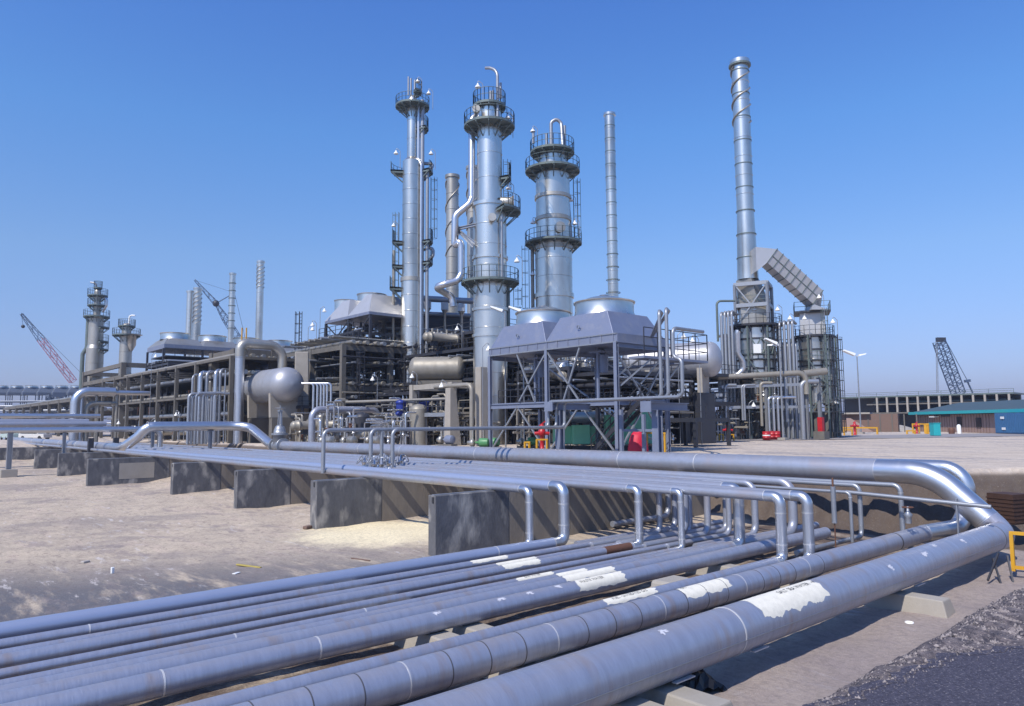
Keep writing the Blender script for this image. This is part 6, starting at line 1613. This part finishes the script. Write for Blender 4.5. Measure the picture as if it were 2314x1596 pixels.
for k in range(14):
    o = 2+k*.7; zq = (zm_, zl_)[k % 2]+.35
    solo(MB().sweep([A+u*9+wv*o+Vector((0, 0, zq)), B-u*1+wv*o+Vector((0, 0, zq))], .25, 8), 'rack_pipe', M[('steel_green', 'steel_dark', 'clad_dirty')[k % 3]], 'dark pipe lying in the open concrete rack behind the shed', 'pipe', 'pipes in the open rack behind the shed')
# low pink gabled hut
A, B, u, wv = oriented(P(1895, 965, d=140), P(2030, 965, d=135))
if wv.dot(Vector((f0.x, f0.y, 0))) < 0: wv = -wv
t = thing('hut', 'low dark hut with a pale roof edge between furnace and shed', 'building', A+Vector((0, 0, YARD)))
zt_ = P(1900, 933, d=140).z
L_ = (B-A).length
bx(A+u*.5, B, 6, YARD, zt_-.3).build('wall', M['wood'], t)
bx(A-u*1, A+u*L_*.55, 7.5, zt_-.3, zt_, -1).build('roof', M['concrete_pale'], t)
MB().hull8([A+u*1.5-wv*1.2+Vector((0, 0, YARD)), A+u*6-wv*1.2+Vector((0, 0, YARD)), A+u*6+wv*.2+Vector((0, 0, YARD)), A+u*1.5+wv*.2+Vector((0, 0, YARD))], [A+u*1.5-wv*1.2+Vector((0, 0, YARD+2.6)), A+u*2.2-wv*1.2+Vector((0, 0, YARD+2.6)), A+u*2.2+wv*.2+Vector((0, 0, YARD+2.6)), A+u*1.5+wv*.2+Vector((0, 0, YARD+2.6))]).build('gable', M['timber'], t)
for k in range(5): bx(A+u*(L_*.5+k*2), A+u*(L_*.5+k*2+.2), .1, YARD, zt_-.4, -.12).build('post', M['concrete_frame'], t)
def lattice(mb, a, b, w0, w1, n, t_=.12):
    a, b = Vector(a), Vector(b); d_ = (b-a).normalized()
    x = d_.cross(Vector((f0.x, f0.y, 0))).normalized(); y = x.cross(d_)
    def c4(u_): 
        w_ = w0+(w1-w0)*u_; p = a+(b-a)*u_
        return [p+x*w_/2*sx+y*w_/2*sy for sx, sy in ((-1, -1), (1, -1), (1, 1), (-1, 1))]
    for k in range(4): mb.bar(c4(0)[k], c4(1)[k], t_)
    for i in range(n):
        p, q_ = c4(i/n), c4((i+1)/n)
        for k in range(4):
            mb.bar(p[k], q_[(k+1) % 4] if i % 2 else q_[k-1], t_*.6)
            if i % 3 == 0: mb.bar(p[k], p[(k+1) % 4], t_*.6)
def crane(label, foot, tip, d, m, w=1.6, extra=None, mtip=None):
    a, b = P(*foot, d=d), P(*tip, d=d)
    t = thing('crane', label, 'crane', (a.x, a.y, YARD))
    mb = MB(); lattice(mb, a, a+(b-a)*.62, w, w, 10, w*.085); mb.build('boom', M[m], t)
    mb = MB(); lattice(mb, a+(b-a)*.62, b, w, w*(.35 if w < 2 else .9), 7, w*.08); mb.build('boom_tip', M[mtip or m], t)
    base = Vector((a.x, a.y, YARD))
    rz = math.atan2(RV.y, RV.x)
    MB().box((a.x, a.y, YARD+2.4), (5, 3, 2.6), rz).build('cab', M[m], t)
    for o in (-1.3, 1.3):
        c_ = base+Vector((-math.sin(rz)*o, math.cos(rz)*o, .6)); MB().box(c_, (6, .9, 1.2), rz).build('track', M['tyre'], t)
    return t, a, b
t, a, b = crane('leftmost crane with a faded red lattice boom leaning left', (165, 862), (48, 709), 205, 'crane_red', 1.5, mtip='crane_blue')
MB().bar(b, P(52, 735, d=205), .08).sphere(P(52, 738, d=205), .5).build('hook_block', M['steel_dark'], t)
MB().bar(b, P(185, 845, d=206), .07).build('stay_cable', M['steel_dark'], t)
t, a, b = crane('mid-distance blue crane with a folded jib behind the far stacks', (546, 778), (488, 686), 215, 'crane_blue', 1.7)
c_ = P(440, 633, d=215); mb = MB(); lattice(mb, b, c_, 1.3, .4, 9, .12); mb.build('jib', M['crane_blue'], t)
MB().sphere(b, 1.0, 10, 6).build('head_block', M['steel_dark'], t)
s1 = P(530, 662, d=215)
MB().bar(b, s1, .22).bar(s1, c_, .08).bar(s1, P(560, 790, d=215), .08).build('strut', M['crane_blue'], t)
t, a, b = crane('right hand blue crane with a wide lattice boom behind the concrete rack', (2166, 890), (2122, 772), 200, 'crane_blue', 2.5, mtip='crane_blue')
MB().bar(P(2116, 768, d=200), P(2136, 768, d=200), .8, 1.2).build('boom_head', M['steel_dark'], t)
for o in (0, 3): MB().bar(P(2115+o, 772, d=200), P(2117+o, 888, d=200), .14).build('hoist_rope', M['galv'], t)
MB().bar(P(2138, 772, d=200), P(2186, 860, d=200), .12).bar(P(2180, 862, d=200), P(2192, 860, d=200), .7).bar(P(2186, 862, d=200), P(2198, 888, d=200), .3).build('stay', M['crane_blue'], t)

# ================================================================== FAR LEFT SKYLINE AND TWO FAR COLUMNS
def far_tower(label, px, d, secs, plats, lamps=()):
    c = P(px, 957, d=d); c.z = YARD; s_ = S(d); zq = lambda py: zat(c, px, py)
    t = thing('distillation_column', label, 'column', c)
    prof = shell([(zq(y0) if y0 else YARD, zq(y1), w_/2*s_, w_/2*s_) for y0, y1, w_ in secs], 3.0, .05)
    prof += dome_prof(prof[-1][0], prof[-1][1], .8)
    MB().lathe((c.x, c.y, 0), prof, 24).build('shell', M['clad_dirty'], t)
    for y, rr_, ri in plats: platform(t, c, zq(y), ri*s_, rr_*s_, rail=1.3)
    return t, c, s_, zq
t, c, s_, zq = far_tower('far left slender column with railed platforms and a crooked vent', 207, 150, [(None, 788, 36), (780, 720, 31), (712, 660, 15)], [(716, 27, 15), (668, 21, 7), (690, 20, 8), (650, 9, 3)])
MB().tube([pol(c, 4*s_, 180, zq(660)), pol(c, 4*s_, 180, zq(643)), pol(c, 9*s_, 180, zq(638)), pol(c, 18*s_, 180, zq(637))], .18, .6, 8).build('vent_pipe', M['galv'], t)
MB().tube([pol(c, 16*s_, 0, zq(672)), pol(c, 21*s_, 0, zq(676)), pol(c, 21*s_, 0, zq(690)), pol(c, 12*s_, 0, zq(705))], .3, .8, 8).build('overhead_line', M['shiny'], t)
MB().tube([pol(c, 19*s_, 180, zq(720)), pol(c, 19*s_, 180, zq(785)), pol(c, 28*s_, 180, zq(800)), pol(c, 28*s_, 180, YARD)], .4, .8, 8).build('downcomer', M['steel_green'], t)
for y in (740, 772, 790): platform(t, c, zq(y), 15*s_, 27*s_, -40, 30, 1.3)
t, c, s_, zq = far_tower('squat far column with a side vessel beside the far left slender one', 277, 148, [(None, 757, 26), (755, 738, 20)], [(758, 29, 13), (737, 18, 8)])
MB().lathe(pol(c, 17*s_, -20, zq(783)), [(.2, -1), (9*s_, .2), (9*s_, 24*s_), (2, 26*s_)], 16).build('side_vessel', M['clad_dirty'], t)
MB().tube([pol(c, 5*s_, 0, zq(740)), pol(c, 5*s_, 0, zq(712)), pol(c, 18*s_, 0, zq(713))], .16, .5, 8).build('vent_pipe', M['white'], t)
for k in range(6):
    px = -20+k*34
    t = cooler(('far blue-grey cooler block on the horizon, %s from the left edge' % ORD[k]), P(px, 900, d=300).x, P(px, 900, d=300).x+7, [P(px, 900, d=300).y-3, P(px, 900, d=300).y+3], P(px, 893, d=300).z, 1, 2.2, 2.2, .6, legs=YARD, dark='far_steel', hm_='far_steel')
    t['group'] = 'far cooler blocks on the left horizon'
for k in range(26):
    px = R.uniform(-20, 172); d_ = R.uniform(270, 330); p = P(px, 957, d=d_); h = R.uniform(5, 15)*(1 if px > 85 else .8)
    if k % 3 == 0: solo(MB().lathe((p.x, p.y, YARD), [(1.4, 0), (1.4, h), (1.0, h+.8), (0, h+1)], 14), 'small_vessel', M['far_steel'], 'far blue-grey upright vessel on the left horizon', 'vessel', 'far vessels on the left horizon')
    else:
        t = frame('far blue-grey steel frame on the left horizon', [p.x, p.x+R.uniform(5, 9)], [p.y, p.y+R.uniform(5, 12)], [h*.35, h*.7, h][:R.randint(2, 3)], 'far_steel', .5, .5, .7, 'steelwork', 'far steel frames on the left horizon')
        shade_decks(t, p.x, p.x+5, p.y, p.y+5, [h*.5], 'far_steel')
for k in range(14):
    p = P(R.uniform(-20, 170), 957, d=R.uniform(230, 265)); z_ = R.uniform(0, 9)
    solo(MB().sweep([(p.x-15, p.y+12, z_), (p.x+12, p.y-10, z_)], .3, 8), 'far_pipe', M[R.choice(('galv', 'far_steel'))], 'far thin pipe line before the left horizon plant', 'pipe', 'far pipe lines before the left horizon plant')
def vehicle(label, px, d, m, a, van=True):
    p = gp(px, d=d); t = thing('van' if van else 'car', label, 'van' if van else 'car', p)
    rm = Matrix.Rotation(a, 3, 'Z')
    def w3(x, y, z): return Vector((p.x, p.y, YARD))+rm@Vector((x, y, z))
    def hull(lo, hi, name, mm): return MB().hull8([w3(*q_) for q_ in lo], [w3(*q_) for q_ in hi]).build(name, mm, t, bevel=.06)
    hull([(-2.3, -.9, .35), (2.3, -.9, .35), (2.3, .9, .35), (-2.3, .9, .35)], [(-2.3, -.9, 1.0), (2.2, -.9, .95), (2.2, .9, .95), (-2.3, .9, 1.0)], 'body', M[m])
    hull([(-2.2, -.85, 1.0), (1.2, -.85, 1.0), (1.2, .85, 1.0), (-2.2, .85, 1.0)], [(-1.9, -.75, 1.75), (.5, -.75, 1.75), (.5, .75, 1.75), (-1.9, .75, 1.75)], 'cabin', M[m])
    for sy in (-1, 1): MB().hull8([w3(-2.0, sy*.86, 1.05), w3(1.0, sy*.86, 1.05), w3(1.0, sy*.80, 1.05), w3(-2.0, sy*.80, 1.05)], [w3(-1.8, sy*.80, 1.62), w3(.5, sy*.80, 1.62), w3(.5, sy*.74, 1.62), w3(-1.8, sy*.74, 1.62)]).build('window', M['glass'], t)
    for sx in (-1.5, 1.5):
        for sy in (-.8, .8): MB().lathe(w3(sx, sy, .35), [(0, -.1), (.33, -.1), (.35, -.08), (.35, .08), (.33, .1), (0, .1)], 16, rm@Vector((0, 1, 0))).build('wheel', M['tyre'], t)
vehicle('pale green estate car parked at the far left edge', 22, 122, 'car_green', rad(95), False)
vehicle('cream estate car parked beside the pale green one at the far left', 80, 118, 'car_white', rad(-50), False)
for k, px in enumerate((547, 557)):
    a, b = P(px, 785, d=120), P(px, 741, d=120)
    solo(MB().sweep([Vector((a.x, a.y, YARD)), b], .12, 8), 'vent_pole', M['yellow'], ('left of two thin yellow poles above the pipe bend', 'right of two thin yellow poles above the pipe bend')[k], 'pole')
# debris: timbers in the trench, black plastic under the largest pipe
for k in range(16):
    x = R.uniform(3, 19); y = R.uniform(11.95, 12.6)
    a = R.gauss(0, .08); L_ = R.uniform(1.2, 3)
    solo(MB().bar((x, y, LOW-.2+R.uniform(0, .3)), (x+L_*math.cos(a), y+L_*math.sin(a), LOW-.2+R.uniform(0, .3)), .14, .05), 'plank', M['wood'], 'weathered brown plank lying in the trench below the thick low pipe', 'plank', 'planks in the trench below the thick low pipe')
c = P(1575, 1545, Z=LOW-.1)
mb = MB()
for j in range(9):
    for i in range(9):
        x, y = (i-4)/4, (j-4)/4
        mb.v.append(Vector((c.x+x*.62, c.y+y*.34+.1, LOW-.28+.42*max(0, 1-x*x-y*y*.6)+.05*math.sin(i*2.3+j*1.7))))
for j in range(8):
    for i in range(8): a = j*9+i; mb.face((a, a+1, a+10, a+9))
solo(mb, 'plastic_sheet', M['plastic_black'], 'crumpled black plastic sheet lying under the largest pipe', 'litter')
p = P(2055, 1408, Z=LOW-.26)
solo(MB().lathe((p.x, p.y, ground(p.x, p.y)-.01), [(.1, 0), (.1, .03), (.08, .03), (.08, .01), (0, .01)], 12), 'tin_lid', M['white'], 'small white lid on the ground before the middle sleeper', 'litter')
# valve wheel on the ledge, right of the row
p = P(2052, 1163, d=25.5)
t = thing('gate_valve', 'small rusty hand valve on the earth ledge by the largest pipe elbow', 'valve', p)
MB().lathe(p, [(.1, -.3), (.1, -.1), (.15, 0), (.06, .1), (.03, .28), (0, .28)], 10).build('body', M['galv'], t)
MB().lathe(p+Vector((0, 0, .25)), [(.18, -.02), (.2, 0), (.18, .02), (.16, 0), (.18, -.02)], 14).build('handwheel', M['rust'], t)
# ================================================================== AIR
hz = MB().box((0, 0, 26.5), (6600, 6600, 67))
hm = bpy.data.materials.new('haze_air'); hm.use_nodes = True
nt = hm.node_tree; nt.nodes.remove(nt.nodes['Principled BSDF'])
pv = nt.nodes.new('ShaderNodeVolumePrincipled'); pv.inputs['Density'].default_value = HAZE
pv.inputs['Color'].default_value = (.74, .80, .95, 1); pv.inputs['Anisotropy'].default_value = .35
nt.links.new(pv.outputs['Volume'], nt.nodes['Material Output'].inputs['Volume'])
ho = hz.build('haze', hm); ho['kind'] = 'stuff'; ho['label'] = 'pale blue haze in the air over the plant'
